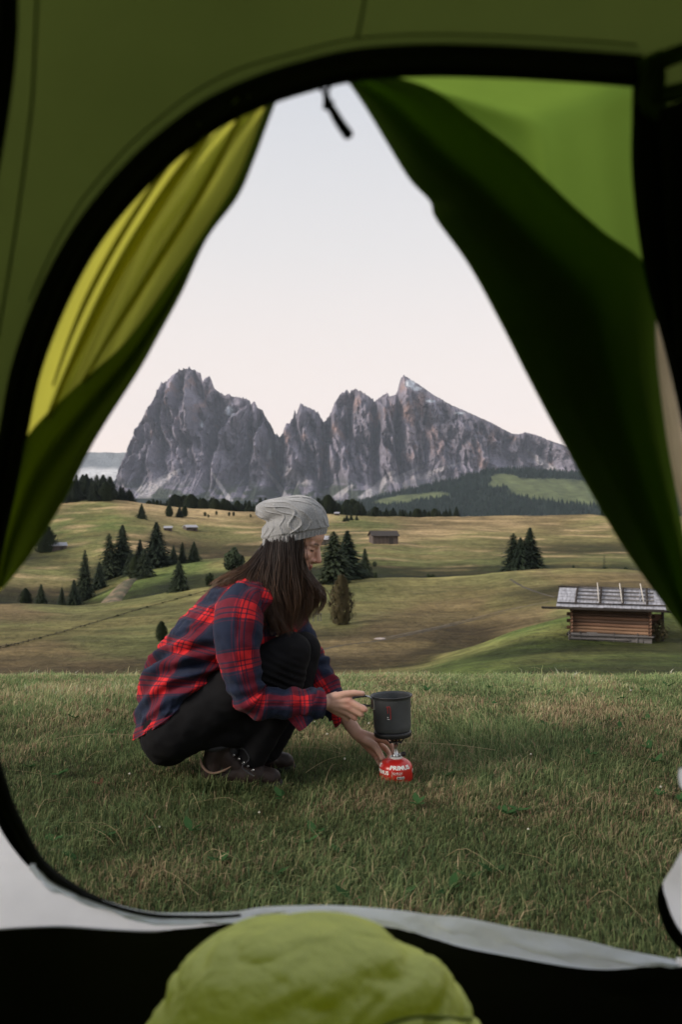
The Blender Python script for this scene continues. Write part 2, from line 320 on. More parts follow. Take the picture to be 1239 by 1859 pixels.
def build_massif():
    nu, nv = 1250, 230
    px = np.linspace(60, 1500, nu)
    ry = np.interp(px, RP[:, 0], RP[:, 1])
    jag = np.where((px > 238) & (px < 735), 1.0, 0.25)
    ry = ry - jag * (6.0 * np.maximum(ridged(px / 8, 0.3, 1.0, 3) - 1.05, 0) + 4.0 * pn(px / 3.6, 2.2, 0) + 2.0)
    zr = CAMZ - (ry - CY) / F * MY
    base = np.full(nu, 30.0)
    v = np.linspace(0, 1, nv)
    PXg, Vg = np.meshgrid(px, v, indexing='ij'); ZR = zr[:, None] * np.ones(nv)
    X = (PXg - CX) / F * MY
    h = Vg
    Z = 30 + (ZR - 30) * h
    rise = np.maximum(ZR - 30, 1)
    # distance in front of the crest line: scree apron flattening out below, cliffs above
    fr = 620 * (1 - h) ** 1.15 + 700 * np.maximum(0.33 - h, 0) ** 1.4 * 3.0
    fr *= np.clip(rise / 900, 0.25, 1.1)
    env = sstep(0.10, 0.40, h) * sstep(1.0, 0.86, h) + 0.09
    big = ridged(X / 430, Z / 1500, 4.4, 2) - 1.1
    mid = ridged(X / 190 + 0.0009 * Z * pn(X / 600, 1.1, 4.0) * 2 + 0.25 * pn(X / 200, Z / 200, 3), Z / 520, 1.7, 3) - 1.2
    sml = fbm(X / 42, Z / 110, 2.7, 4)
    fin = fbm(X / 16, Z / 24, 9.7, 3)
    # the right-hand summit is a tilted slab: smoother, layered
    slab = sstep(725, 800, PXg) * (1 - 0.3 * sstep(1000, 1100, PXg))
    ledge = np.sin((Z + 0.42 * X) / 26 + 2 * pn(X / 160, Z / 160, 6)) * 14
    Xw = X + 0.9 * (Z - 600) * pn(X / 420, 3.3, 1.2) + 60 * pn(X / 240, Z / 240, 6.6)
    lob = np.abs(pn(Xw / 150 + 0.3 * pn(X / 160, Z / 160, 3), Z / 520, 8.8)) + 0.45 * np.abs(pn(Xw / 60, Z / 240, 2.8))
    lob = np.minimum(lob * 2.6, 1.0) - 0.6
    rel = (1 - 0.45 * slab) * (280 * big + 150 * mid + 290 * lob) + 80 * sml + 30 * fin + 80 * fbm(X / 130, Z / 150, 14.1, 4) + slab * ledge * 1.6
    for gx, gw, gd in ((503, 12, 520), (591, 8, 300), (682, 7, 260), (724, 6, 200), (394, 8, 200), (455, 5, 140)): rel = rel - gd * np.exp(-((PXg - gx - 6 * pn(Z / 150, gx * 0.37, 2.0)) / gw) ** 2)
    Y = MY - fr - env * rel
    Z = Z + env * 26 * fbm(X / 60, Z / 60, 5.5, 3)
    # back of the range
    nb = 14; b = np.linspace(0, 1, nb + 1)[1:]
    Xb = X[:, -1:] * np.ones(nb); Yb = MY + 1300 * b[None] * np.ones((nu, 1)); Zb = zr[:, None] * (1 - b[None] ** 0.8) + 25 * b[None]
    Xa, Ya, Za = np.concatenate([X, Xb], 1), np.concatenate([Y, Yb], 1), np.concatenate([Z, Zb], 1)
    V = np.stack([Xa, Ya, Za], -1).reshape(-1, 3)
    me = raw_mesh('mountain', V, grid_faces(nu, nv + nb))
    # ---- colour: limestone grey, weathered orange faces, pale scree fans, dark pasture at the foot, summer snow
    PXv = np.concatenate([PXg, PXg[:, -1:] * np.ones(nb)], 1); Hv = np.concatenate([Vg, np.ones((nu, nb))], 1)
    PYv = CY - (Za - CAMZ) / Ya * F; PXv = CX + F * Xa / Ya
    c = np.zeros(PXv.shape + (3,)); c[:] = (0.205, 0.187, 0.228)
    t = fbm(Xa / 120, Za / 260, 3.1, 5)[..., None]
    c = c * (1 + 0.95 * t)
    warm = sstep(0.16, 0.46, fbm(Xa / 95, Za / 170, 11.3, 4)) * sstep(0.3, 0.5, Hv) * sstep(1.0, 0.9, Hv)
    warm = np.maximum(warm, 0.8 * sstep(60, 15, np.hypot((PXv - 800) * 0.8, PYv - 790)) * sstep(0.0, 0.3, fbm(Xa / 60, Za / 240, 1.3, 3)))
    c = c * (1 - 0.75 * warm[..., None]) + np.array([0.33, 0.215, 0.185]) * 0.75 * warm[..., None]
    strk = sstep(0.1, 0.5, fbm(Xa / 22, Za / 300, 5.9, 3))[..., None]; c *= 1 - 0.5 * strk
    # foot: scree and grass
    hpx = 945 - PYv
    foot = sstep(85, 50, hpx + 16 * fbm(PXv / 40, 0.5, 0, 3))
    grass = foot * sstep(-0.12, 0.12, fbm(PXv / 28, PYv / 14, 4.1, 4) + 0.10)
    c = c * (1 - grass[..., None]) + np.array([0.050, 0.060, 0.040]) * grass[..., None]
    def fan(pts, w0, w1, k=1.0):
        pts = np.array(pts, float); yy = PYv
        xc = np.interp(yy, pts[:, 1], pts[:, 0]); tt = np.clip((yy - pts[0, 1]) / (pts[-1, 1] - pts[0, 1]), 0, 1)
        ww = (w0 + (w1 - w0) * tt) * (1 + 0.5 * fbm(PXv / 12, PYv / 12, 2, 3))
        return k * sstep(ww, ww * 0.45, np.abs(PXv - xc)) * (yy > pts[0, 1]) * sstep(pts[-1, 1] + 8, pts[-1, 1], yy)
    scree = np.zeros(PXv.shape)
    for pts, w0, w1, k in (([(385, 858), (402, 885), (418, 908)], 3, 7, 1), ([(484, 855), (505, 880), (518, 900)], 3, 8, 1), ([(330, 850), (290, 872), (255, 890)], 6, 26, 0.7),
                           ([(318, 858), (280, 885), (262, 900)], 5, 16, 0.8), ([(715, 855), (690, 880), (665, 902)], 7, 20, 0.95), ([(640, 880), (615, 900)], 6, 12, 0.7),
                           ([(840, 838), (800, 852), (760, 866)], 5, 26, 0.65), ([(770, 845), (740, 860), (715, 872)], 6, 20, 0.6), ([(955, 815), (985, 840), (1010, 856)], 4, 20, 0.9),
                           ([(492, 800), (490, 830)], 4, 7, 0.9), ([(505, 838), (530, 858), (545, 875)], 6, 30, 0.6)):
        scree = np.maximum(scree, fan(pts, w0, w1, k))
    c = c * (1 - scree[..., None]) + np.array([0.42, 0.39, 0.40]) * scree[..., None]
    snow = np.maximum.reduce([sstep(1.2, 0.6, np.hypot((PXv - x) / a, (PYv - y) / bb) + 0.5 * fbm(PXv / 5, PYv / 5, 1, 3)) for x, y, a, bb in ((417, 747, 8, 9), (745, 697, 10, 8), (757, 706, 9, 4), (491, 822, 4, 8), (783, 728, 9, 3), (366, 770, 3, 6), (835, 750, 10, 2.5), (503, 797, 6, 4))])
    c = c * (1 - snow[..., None]) + np.array([0.62, 0.66, 0.72]) * snow[..., None]
    add_col(me, np.clip(c, 0.01, 0.8).reshape(-1, 3))
    return me
M_rock = simple('limestone', None, rough=0.95, var=0.32, scale=0.03, attr='col', bump=0.8, bscale=0.045, bdist=30.0, spec=0.1, detail=10)
mountain = tag(obj('mountain', build_massif(), M_rock), 'jagged grey limestone massif with two summits and pale scree fans', 'mountain', kind='structure')

# far plateau on the left, cliff band across it
def build_plateau():
    nu, nv = 160, 60; D = 10500.0
    px = np.linspace(-700, 330, nu); v = np.linspace(0, 1, nv); P, H = np.meshgrid(px, v, indexing='ij')
    top = 818 + 3 * pn(P / 30, 0.5) + 1.2 * pn(P / 8, 0.7) + np.clip((60 - P) / 60, 0, 6)
    Zt = CAMZ - (top - CY) / F * D; X = (P - CX) / F * D; Z = 60 + (Zt - 60) * H
    Y = D - 2200 * (1 - H) ** 1.3 - 500 * (H < 0.78) * sstep(0.5, 0.78, H) * 0 + 260 * sstep(0.62, 0.80, H) - 120 * fbm(X / 400, Z / 500, 1, 4)
    Xb, Yb, Zb = X[:, -1:], Y[:, -1:] + 1500, Z[:, -1:]
    V = np.stack([np.concatenate([X, Xb], 1), np.concatenate([Y, Yb], 1), np.concatenate([Z, Zb], 1)], -1).reshape(-1, 3)
    me = raw_mesh('plateau', V, grid_faces(nu, nv + 1))
    H2 = np.concatenate([H, np.ones((nu, 1))], 1); P2 = np.concatenate([P, P[:, -1:]], 1)
    c = np.zeros(H2.shape + (3,)); c[:] = (0.20, 0.215, 0.225); n = fbm(P2 / 26, H2 * 5, 3, 4)
    band = sstep(0.42, 0.55, H2 + 0.05 * n) * sstep(0.76, 0.66, H2 + 0.06 * n); c = c * (1 - band[..., None]) + np.array([0.66, 0.65, 0.64]) * band[..., None]
    c *= (1 + 0.5 * n)[..., None]; add_col(me, np.clip(c, 0.02, 0.7).reshape(-1, 3)); return me
tag(obj('plateau', build_plateau(), M_rock), 'distant flat-topped plateau with a pale cliff band, beyond the massif', 'mountain', kind='structure')

# forested foothill under the right-hand summit, with clearings
FOOT = np.array([(100,912),(240,905),(330,905),(420,910),(520,912),(600,917),(650,914),(700,899),(760,886),(820,872),(880,856),(930,852),(1000,856),(1080,862),(1200,870),(1400,884),(1700,900)], float)
FY = 3600.0
def foot_surface(P, H):
    top = np.interp(P, FOOT[:, 0], FOOT[:, 1]) + 2.0 * pn(P / 30, 0.1)
    Zt = CAMZ - (top - CY) / F * FY; X = (P - CX) / F * FY
    Z = -45 + (Zt + 45) * H; Y = FY - 1100 * (1 - H) - 60 * fbm(P / 60, H * 3, 1, 3)
    return X, Y, Z
def clearing(P, H, PY):
    n = fbm(P / 30, PY / 12, 4.4, 4)
    a = sstep(1.15, 0.85, np.hypot((P - 985 - (PY - 890) * 1.2) / 105, (PY - 892) / 24) + 0.35 * n) * sstep(862, 872, PY + 14 * n + 0.0 * P)
    a = np.maximum(a, sstep(1.2, 0.8, np.hypot((P - 905) / 24, (PY - 870) / 10) + 0.4 * n))
    b = sstep(1.2, 0.8, np.hypot((P - 735) / 62, (PY - 905 + (P - 735) * 0.13) / 7.5) + 0.4 * n)
    return np.maximum(a, b)
def build_foot():
    nu, nv = 420, 60
    P, H = np.meshgrid(np.linspace(100, 1700, nu), np.linspace(0, 1, nv), indexing='ij'); X, Y, Z = foot_surface(P, H)
    PY = CY - (Z - CAMZ) / Y * F
    V = np.stack([np.concatenate([X, X[:, -1:] * 1.0], 1), np.concatenate([Y, Y[:, -1:] + 900], 1), np.concatenate([Z, Z[:, -1:] * 0 - 40], 1)], -1).reshape(-1, 3)
    me = raw_mesh('foothill', V, grid_faces(nu, nv + 1)); k = clearing(P, H, PY)
    c = np.array([0.020, 0.030, 0.024]) * (1 - k[..., None]) + np.array([0.105, 0.125, 0.055]) * k[..., None]
    c = c * (1 + 0.5 * fbm(P / 20, PY / 8, 3, 4))[..., None]; c = np.concatenate([c, c[:, -1:]], 1)
    add_col(me, np.clip(c, 0.01, 0.5).reshape(-1, 3)); return me
M_foot = simple('foothill_ground', None, rough=1, var=0.3, scale=0.03, attr='col', spec=0.1, bump=0.5, bscale=0.08, bdist=5)
tag(obj('foothill', build_foot(), M_foot), 'dark forested foothill with green clearings below the peaks', 'hill', kind='structure')
def build_wood():
    rs = np.random.RandomState(3); n = 15000
    P = rs.uniform(560, 1300, n); H = rs.uniform(0, 1.0, n) ** 0.8; X, Y, Z = foot_surface(P, H); PY = CY - (Z - CAMZ) / Y * F
    ok = (clearing(P, H, PY) < 0.35) & (rs.rand(n) < 0.85 + 0.4 * fbm(P / 20, PY / 10, 6, 3)); X, Y, Z = X[ok], Y[ok], Z[ok]; n = len(X)
    hh = rs.uniform(11, 24, n); ww = hh * rs.uniform(0.17, 0.26, n); k = 5
    ang = np.linspace(0, 2 * np.pi, k, endpoint=False)[None] + rs.uniform(0, 6, n)[:, None]
    base = np.stack([X[:, None] + ww[:, None] * np.cos(ang), Y[:, None] + ww[:, None] * np.sin(ang), np.repeat(Z[:, None] - 1, k, 1)], -1)
    V = np.concatenate([base, np.stack([X, Y, Z + hh], -1)[:, None]], 1).reshape(-1, 3)
    o = np.arange(n)[:, None] * (k + 1); Fc = np.concatenate([np.stack([o[:, 0] + j, o[:, 0] + (j + 1) % k, o[:, 0] + k], 1) for j in range(k)])
    return raw_mesh('far_forest', V, Fc, False)
M_far_tree = simple('far_conifer', (0.018, 0.030, 0.024), rough=1, var=0.4, scale=0.05, spec=0.1)
tag(obj('far_forest', build_wood(), M_far_tree), 'far dark conifer forest covering the foothill', 'forest', kind='stuff')

# air between here and the peaks
me = box_mesh('haze', 22000, 30000, 2200)
m_h, t = new_mat('mountain_air'); o_ = N(t, 'ShaderNodeOutputMaterial'); pv = N(t, 'ShaderNodeVolumePrincipled')
pv.inputs['Color'].default_value = (0.74, 0.85, 1.0, 1); pv.inputs['Density'].default_value = 3.2e-5; pv.inputs['Anisotropy'].default_value = 0.0
L(t, pv.outputs[0], o_.inputs['Volume'])
hz = tag(obj('haze', me, m_h, loc=(0, 1000, 950)), 'thin evening haze in the mountain air', 'haze', kind='stuff')
# ================================================================== TREES
def foliage_mat(name, c1, c2):
    m, t = new_mat(name); o = N(t, 'ShaderNodeOutputMaterial'); b = N(t, 'ShaderNodeBsdfPrincipled'); L(t, b.outputs[0], o.inputs[0])
    b.inputs['Roughness'].default_value = 0.85; b.inputs['Specular IOR Level'].default_value = 0.2
    oi = N(t, 'ShaderNodeObjectInfo'); tcn = N(t, 'ShaderNodeTexCoord'); n = N(t, 'ShaderNodeTexNoise'); n.inputs['Scale'].default_value = 1.1; n.inputs['Detail'].default_value = 4
    L(t, tcn.outputs['Object'], n.inputs['Vector'])
    ad = N(t, 'ShaderNodeMath', operation='MULTIPLY_ADD'); L(t, n.outputs[0], ad.inputs[0]); ad.inputs[1].default_value = 1.5; ad.inputs[2].default_value = -0.5
    ad2 = N(t, 'ShaderNodeMath', operation='MULTIPLY_ADD'); L(t, oi.outputs['Random'], ad2.inputs[0]); ad2.inputs[1].default_value = 0.5; L(t, ad.outputs[0], ad2.inputs[2])
    mx = N(t, 'ShaderNodeMix', data_type='RGBA'); L(t, ad2.outputs[0], mx.inputs[0]); mx.inputs[6].default_value = (*c1, 1); mx.inputs[7].default_value = (*c2, 1)
    L(t, mx.outputs[2], b.inputs['Base Color']); return m
M_spruce = foliage_mat('spruce_needles', (0.010, 0.020, 0.012), (0.042, 0.056, 0.027))
M_pine = foliage_mat('pine_needles', (0.020, 0.032, 0.016), (0.042, 0.058, 0.026))
M_brown = foliage_mat('browning_needles', (0.065, 0.058, 0.030), (0.120, 0.095, 0.050))
M_bark = simple('bark', (0.075, 0.055, 0.040), rough=0.95, var=0.4, scale=6, bump=0.5, bscale=9, bdist=0.03)
def spruce_crown(seed, wid, levels=30, taper=0.9, dens=1.0, low=0.03):
    """crown of a conifer one unit tall; drooping boughs built from many small needle-spray faces"""
    rs = np.random.RandomState(seed); V, Fc = [], []
    for l in range(levels):
        f = l / (levels - 1); z = low + (1 - low - 0.02) * f ** 0.95
        r = wid * ((1 - f) ** taper) * (0.80 + 0.35 * rs.rand()) + 0.006
        nb = max(4, int((11 - 5 * f) * dens)); a0 = rs.rand() * 6.28
        for b in range(nb):
            a = a0 + 6.283 * b / nb + rs.normal(0, 0.18); rl = r * rs.uniform(0.62, 1.14)
            ca, sa = math.cos(a), math.sin(a); droop = rs.uniform(0.18, 0.45)
            ns = 5
            for s in range(ns):
                t = (s + rs.rand()) / ns; pr = rl * (0.12 + 0.88 * t); pz = z - droop * pr * (0.5 + t) * 0.8 + 0.02 * rs.normal() * wid
                w = wid * (0.26 * (1 - 0.55 * t)) * rs.uniform(0.6, 1.3) * (0.35 + 0.65 * (1 - f)); ln = wid * 0.30 * rs.uniform(0.7, 1.2) * (0.35 + 0.65 * (1 - f))
                p = np.array([pr * ca, pr * sa, pz]); out = np.array([ca, sa, -droop - 0.25 * rs.rand()]); side = np.array([-sa, ca, rs.normal(0, 0.25)])
                o = len(V); V += [p - out * ln * 0.4, p + side * w - np.array([0, 0, w * 0.4]), p + out * ln, p - side * w - np.array([0, 0, w * 0.4])]
                Fc.append((o, o + 1, o + 2, o + 3))
    o = len(V); V += [np.array([0.008, 0, 0.93]), np.array([-0.004, 0.008, 0.93]), np.array([-0.004, -0.008, 0.93]), np.array([0, 0, 1.0])]; Fc += [(o, o+1, o+3), (o+1, o+2, o+3), (o+2, o, o+3)]
    return raw_mesh('crown', np.array(V), Fc, False)
def bushy_crown(seed, wid, n=1500, shape=1.0, low=0.05, lobes=10):
    """rounded crown, clumped: leaf sprays gathered round lobes so that gaps stay between them"""
    rs = np.random.RandomState(seed); V, Fc = [], []; C = []
    for i in range(lobes):
        f = (i + 0.5) / lobes; z = low + 0.12 + (0.86 - low) * f; r = wid * (math.sin(math.pi * min(1, 0.18 + 0.80 * f ** shape)) ** 0.75)
        for k in range(3):
            a = rs.rand() * 6.28; C.append((r * 0.55 * math.cos(a), r * 0.55 * math.sin(a), z + rs.normal(0, 0.03), 0.42 * r + 0.02))
    for i in range(n):
        cx_, cy_, cz_, cr = C[rs.randint(len(C))]; d = rs.normal(size=3); d /= np.linalg.norm(d); p = np.array([cx_, cy_, cz_]) + d * cr * rs.uniform(0.6, 1.08)
        p[2] = max(p[2], low); s = wid * 0.13 * rs.uniform(0.5, 1.3); t1 = np.cross(d, rs.normal(size=3)); t1 /= np.linalg.norm(t1); t2 = np.cross(d, t1) + d * 0.5
        o = len(V); V += [p - t1 * s, p + t2 * s * 0.7, p + t1 * s, p - t2 * s * 0.7]; Fc.append((o, o + 1, o + 2, o + 3))
    return raw_mesh('crown', np.array(V), Fc, False)
def egg_crown(seed, wid, n=2600):
    rs = np.random.RandomState(seed); V, Fc = [], []
    for i in range(n):
        f = rs.rand() ** 1.15; z = 0.02 + 0.96 * f; r = wid * (max(0.02, math.sin(math.pi * (0.10 + 0.88 * f) ** 0.80)) ** 0.7)
        a = rs.rand() * 6.283; k = 1 + 0.42 * float(pn(math.cos(a) * 2.2, math.sin(a) * 2.2, z * 6 + seed)) * 2; rr_ = r * k * rs.uniform(0.62, 1.12)
        p = np.array([rr_ * math.cos(a), rr_ * math.sin(a), z]); up_ = np.array([math.cos(a) * 0.5, math.sin(a) * 0.5, 1.0]); sd = np.array([-math.sin(a), math.cos(a), rs.normal(0, .3)])
        s = wid * 0.15 * rs.uniform(0.5, 1.3); o = len(V); V += [p - sd * s * 0.6, p - up_ * s * 0.5, p + sd * s * 0.6, p + up_ * s * 1.3]; Fc.append((o, o + 1, o + 2, o + 3))
    return raw_mesh('crown', np.array(V), Fc, False)
def trunk_mesh(r=0.016, h=0.9):
    P = np.array([[0, 0, -0.06], [0.004, 0, 0.3 * h], [-0.003, 0.003, 0.7 * h], [0, 0, h]]); V, Fc = tube(P, [r * 1.3, r, r * 0.6, r * 0.15], 7); return raw_mesh('trunk', V, Fc)
TRUNK = trunk_mesh(); TRUNK_B = trunk_mesh(0.03, 0.6)
KIND = {'spruce': (spruce_crown(11, 0.27, 34, 0.8, 1.5), M_spruce, TRUNK), 'broad': (spruce_crown(12, 0.34, 30, 0.75, 1.5), M_spruce, TRUNK), 'narrow': (spruce_crown(13, 0.18, 36, 0.75, 1.4), M_spruce, TRUNK),
        'ragged': (spruce_crown(14, 0.25, 30, 0.55, 1.4), M_spruce, TRUNK), 'round': (egg_crown(15, 0.33), M_pine, TRUNK_B), 'pine': (bushy_crown(16, 0.42, 1900, 0.75, 0.22), M_pine, TRUNK_B),
        'egg': (egg_crown(17, 0.25), M_brown, TRUNK_B), 'bush': (bushy_crown(18, 0.55, 700, 1.4, 0.0, 6), M_pine, TRUNK_B), 'sparse': (spruce_crown(19, 0.15, 13, 0.5, 0.6, 0.15), M_spruce, TRUNK)}
for k, (c, m, tr) in KIND.items(): c.materials.append(m)
TRUNK.materials.append(M_bark); TRUNK_B.materials.append(M_bark)
_trs = random.Random(5)
NAME = dict(spruce='spruce_tree', broad='spruce_tree', narrow='spruce_tree', ragged='spruce_tree', round='pine_tree', pine='pine_tree', egg='larch_tree', bush='pine_bush', sparse='spruce_tree')
TREE_SPOTS = []
def tree(kind, px, py, hpx, label, group=None, wide=1.0, depth=None, sink=0.0):
    p = None
    if depth: Y = depth; X = (px - CX) / F * Y; p = Vector((X, Y, float(ground_z(X, Y))))
    else:
        p = hit(px, py)
        if p is None: Y = 480.0; X = (px - CX) / F * Y; p = Vector((X, Y, float(ground_z(X, Y))))
    h = hpx / F * p.y
    e = empty(NAME[kind], p - Vector((0, 0, sink)), _trs.uniform(0, 6.28)); tag(e, label, 'bush' if kind == 'bush' else 'tree', group)
    c, m, tr = KIND[kind]
    for nm, mesh in (('trunk', tr), ('crown', c)):
        o = obj(nm, mesh, None, e); k_ = 1.22 if nm == 'crown' and kind in ('spruce', 'narrow', 'broad', 'ragged') else 1.0; o.scale = (h * wide * k_, h * wide * k_, h * 1.04)
    TREE_SPOTS.append(p); return e
G1 = 'conifers along the stream gully'
tree('spruce', 74, 1090, 40, 'small pointed spruce beside a rounded tree behind the brown mound', G1, 1.1, depth=206)
tree('round', 46, 1090, 30, 'rounded dark tree left of a small spruce behind the brown mound', G1, depth=206)
tree('narrow', 112, 1094, 40, 'short thin spruce between the tall narrow spruce and the brown mound', G1, 1.2, depth=200)
tree('spruce', 134, 1092, 48, 'middle-sized spruce just before the tall narrow spruce in the gully', G1, depth=205)
tree('narrow', 154, 1084, 88, 'tall very narrow spruce with a spire top above the sandy bank', G1, 1.05, depth=215)
tree('spruce', 180, 1064, 48, 'spruce tucked at the head of the bare sandy bank', G1, depth=228)
tree('ragged', 198, 1046, 80, 'tall spruce at the outer end of the dense gully clump', G1, depth=248)
tree('spruce', 222, 1038, 86, 'tallest bushy spruce of the dense gully clump', G1, 1.15, depth=252)
tree('broad', 236, 1036, 40, 'low spruce filling the foot of the dense gully clump', G1, depth=240)
tree('spruce', 254, 1030, 50, 'mid-height spruce between the two tall ones of the clump', G1, depth=256)
tree('spruce', 284, 1030, 80, 'tall dark spruce with a broad base on the green shoulder', G1, 1.25, depth=246)
tree('broad', 262, 1053, 52, 'squat full spruce in front of the tall dark spruce', G1, 1.05, depth=224)
tree('round', 246, 1050, 40, 'rounded low tree against the squat full spruce', G1, depth=226)
tree('spruce', 315, 1018, 34, 'leftmost of three even spruces in a row on the shoulder', G1, depth=252)
tree('narrow', 331, 1017, 38, 'thin middle spruce of three in a row on the shoulder', G1, 1.3, depth=252)
tree('broad', 352, 1016, 36, 'broad end spruce of three in a row on the shoulder', G1, depth=252)
tree('broad', 325, 1081, 54, 'lone cone-shaped spruce on the crest of the near field', None, 1.0, depth=160)
tree('pine', 425, 1032, 50, 'round-crowned pine with bare trunk behind her shoulder', None, 1.0, depth=212)
tree('bush', 380, 1064, 24, 'dark young conifer just behind her back on the field crest', None, 0.7, depth=162)
tree('round', 293, 1164, 34, 'small egg-shaped conifer low on the field behind her back', None, 0.9)
tree('round', 82, 1003, 46, 'dark full tree shading the barn beside the tent flap', None, 1.25)
tree('broad', 257, 941, 26, 'lone small spruce on the upper left pasture', 'single trees on the upper pasture')
tree('round', 307, 938, 20, 'small rounded tree on the dry upper pasture by a pair', 'single trees on the upper pasture')
tree('spruce', 326, 939, 20, 'paired small tree with a rounder neighbour on the upper pasture', 'single trees on the upper pasture', 1.3)
tree('round', 335, 938, 18, 'rounder one of the paired small trees on the upper pasture', 'single trees on the upper pasture')
for x, y, h in ((372, 938, 8), (378, 940, 6), (393, 935, 7), (416, 937, 7), (424, 937, 7), (455, 940, 6)):
    tree('bush', x, y, h, 'tiny dark shrub dotted on the dry upper pasture', 'tiny shrubs on the upper pasture', 0.8)
tree('ragged', 606, 1076, 92, 'big bushy conifer with its crown to the ground in front of her face', None, 1.35, depth=150)
tree('spruce', 631, 1052, 86, 'tall conifer standing close behind the big bushy one', None, 1.35, depth=158)
tree('spruce', 663, 1042, 52, 'slim spruce standing apart beside the two big conifers', None, 1.0, depth=200)
tree('egg', 620, 1134, 86, 'brownish egg-shaped larch on the near slope below the big conifers', None, 0.95)
tree('bush', 681, 1026, 9, 'tiny bush up the slope from the slim spruce', 'low bushes in the hollow', depth=232); tree('bush', 682, 1048, 11, 'small dark bush at the foot of the slim spruce', 'low bushes in the hollow', 0.7, depth=196)
tree('bush', 779, 1050, 11, 'one of two low bushes on the rim of the hollow', 'paired bushes on the hollow rim', depth=172); tree('bush', 787, 1050, 10, 'one of two low bushes on the rim of the hollow', 'paired bushes on the hollow rim', depth=172)
G2 = 'spruces clumped above the log cabin'
tree('ragged', 933, 1042, 74, 'outer spruce of the tight clump on the far slope above the cabin', G2, 1.25, depth=206)
tree('broad', 946, 1042, 66, 'middle, lowest spruce of the tight clump above the cabin', G2, 1.0, depth=204)
tree('spruce', 963, 1042, 82, 'tallest spruce of the tight clump above the cabin', G2, 1.25, depth=207)
tree('bush', 984, 1038, 12, 'small shrub against the foot of the tight spruce clump', None, 0.7, depth=200); tree('narrow', 1006, 1032, 9, 'tiny seedling conifer past the tight spruce clump', None, 1.3, depth=200)
tree('spruce', 1042, 1029, 14, 'little spruce with a low shrub beside it above the cabin roof', None, 1.3, depth=200); tree('bush', 1054, 1029, 7, 'low shrub beside the little spruce above the cabin roof', None, depth=200)
tree('sparse', 1098, 1029, 36, 'thin scraggly dead-looking spruce above the cabin roof', None, 1.0, depth=200); tree('bush', 1100, 1029, 10, 'shrub at the foot of the scraggly thin spruce', None, 1.2, depth=199)
for x, y, h in ((1123, 1030, 8), (1138, 1030, 11), (1144, 1032, 7)): tree('bush', x, y, h, 'low shrub near the flap beyond the scraggly spruce', 'shrubs beyond the scraggly spruce', 0.9, depth=198)
tree('broad', 1100, 938, 20, 'dark spruce on the skyline of the upper meadow by the tent flap', None, 1.2, depth=490)
# the tree line along the far crest: each tree its own
def treeline(x0, x1, n, ya, yb, h0, h1, label, group, d0, d1, kinds=('spruce', 'broad', 'ragged', 'round')):
    for i in range(n):
        x = x0 + (x1 - x0) * (i + _trs.uniform(0.1, 0.9)) / n; d = _trs.uniform(d0, d1)
        kd = _trs.choice(kinds)
        tree(kd, x, 0, _trs.uniform(h0, h1), dict(spruce='pointed ', broad='broad ', ragged='ragged ', round='round-topped ')[kd] + label, group, _trs.uniform(1.0, 1.5), depth=d, sink=0.3)
treeline(112, 206, 26, 0, 0, 30, 46, 'dark conifer in the dense wood on the crest under the pale plateau', 'wood on the left crest', 470, 520)
treeline(206, 242, 7, 0, 0, 17, 26, 'shorter conifer at the thinning end of the crest wood', 'thinning end of the crest wood', 490, 520)
treeline(268, 300, 6, 0, 0, 10, 20, 'low conifer at the start of the tree line under the massif', 'start of the long tree line', 505, 560)
treeline(300, 490, 40, 0, 0, 18, 28, 'conifer in the long tree line below the massif cliffs', 'long tree line below the massif', 510, 580)
treeline(575, 662, 22, 0, 0, 22, 34, 'conifer in the tree line right behind the hat', 'tree line behind the hat', 520, 580)
treeline(664, 832, 34, 0, 0, 11, 20, 'small conifer in the low tree line running on to the bare crest', 'low tree line by the bare crest', 500, 560)
for x, y, h in ((630, 946, 12), (638, 945, 11), (648, 945, 9), (625, 947, 8)): tree('spruce', x, y, h, 'small spruce below the tree line beside the hat', 'small spruces beside the hat', 1.4)
# ================================================================== HUTS
M_log = simple('weathered_log', (0.135, 0.072, 0.043), rough=0.85, var=0.45, scale=2.2, bump=0.4, bscale=14, stretch=(0.25, 3, 3), bdist=0.02)
M_log_b = simple('sunburnt_log', (0.085, 0.050, 0.033), rough=0.9, var=0.5, scale=2.2, bump=0.5, bscale=12, stretch=(0.25, 3, 3), bdist=0.03)
M_log_c = simple('pale_log', (0.21, 0.125, 0.075), rough=0.85, var=0.5, scale=1.8, bump=0.5, bscale=12, stretch=(0.25, 3, 3), bdist=0.03)
M_log_grey = simple('grey_timber', (0.105, 0.098, 0.095), rough=0.9, var=0.45, scale=2.5, bump=0.4, bscale=14, stretch=(0.4, 3, 3), bdist=0.02)
M_shing = simple('silvered_shingle', (0.34, 0.34, 0.37), rough=0.85, var=0.45, scale=3.0, bump=0.4, bscale=10, stretch=(3, 0.5, 1), bdist=0.02)
M_darkwood = simple('dark_timber', (0.035, 0.028, 0.024), rough=0.9, var=0.4, scale=3)
M_pole = simple('bleached_pole', (0.50, 0.46, 0.40), rough=0.8, var=0.25, scale=4)
M_stone = simple('field_stone', (0.36, 0.30, 0.27), rough=0.9, var=0.35, scale=3, bump=0.5, bscale=7, bdist=0.05)
M_barn = simple('barn_boards', (0.085, 0.066, 0.056), rough=0.9, var=0.4, scale=1.6, stretch=(3, 3, 0.3))
def rod(name, a, b, r, m, parent, n=8, taper=1.0):
    a, b = np.array(a, float), np.array(b, float); V, Fc = tube(np.linspace(a, b, 4) + np.array([[0, 0, 0], [0, 0, r * 0.12], [0, 0, -r * 0.1], [0, 0, 0]]), np.linspace(r, r * taper, 4), n)
    return obj(name, raw_mesh(name, V, Fc), m, parent)
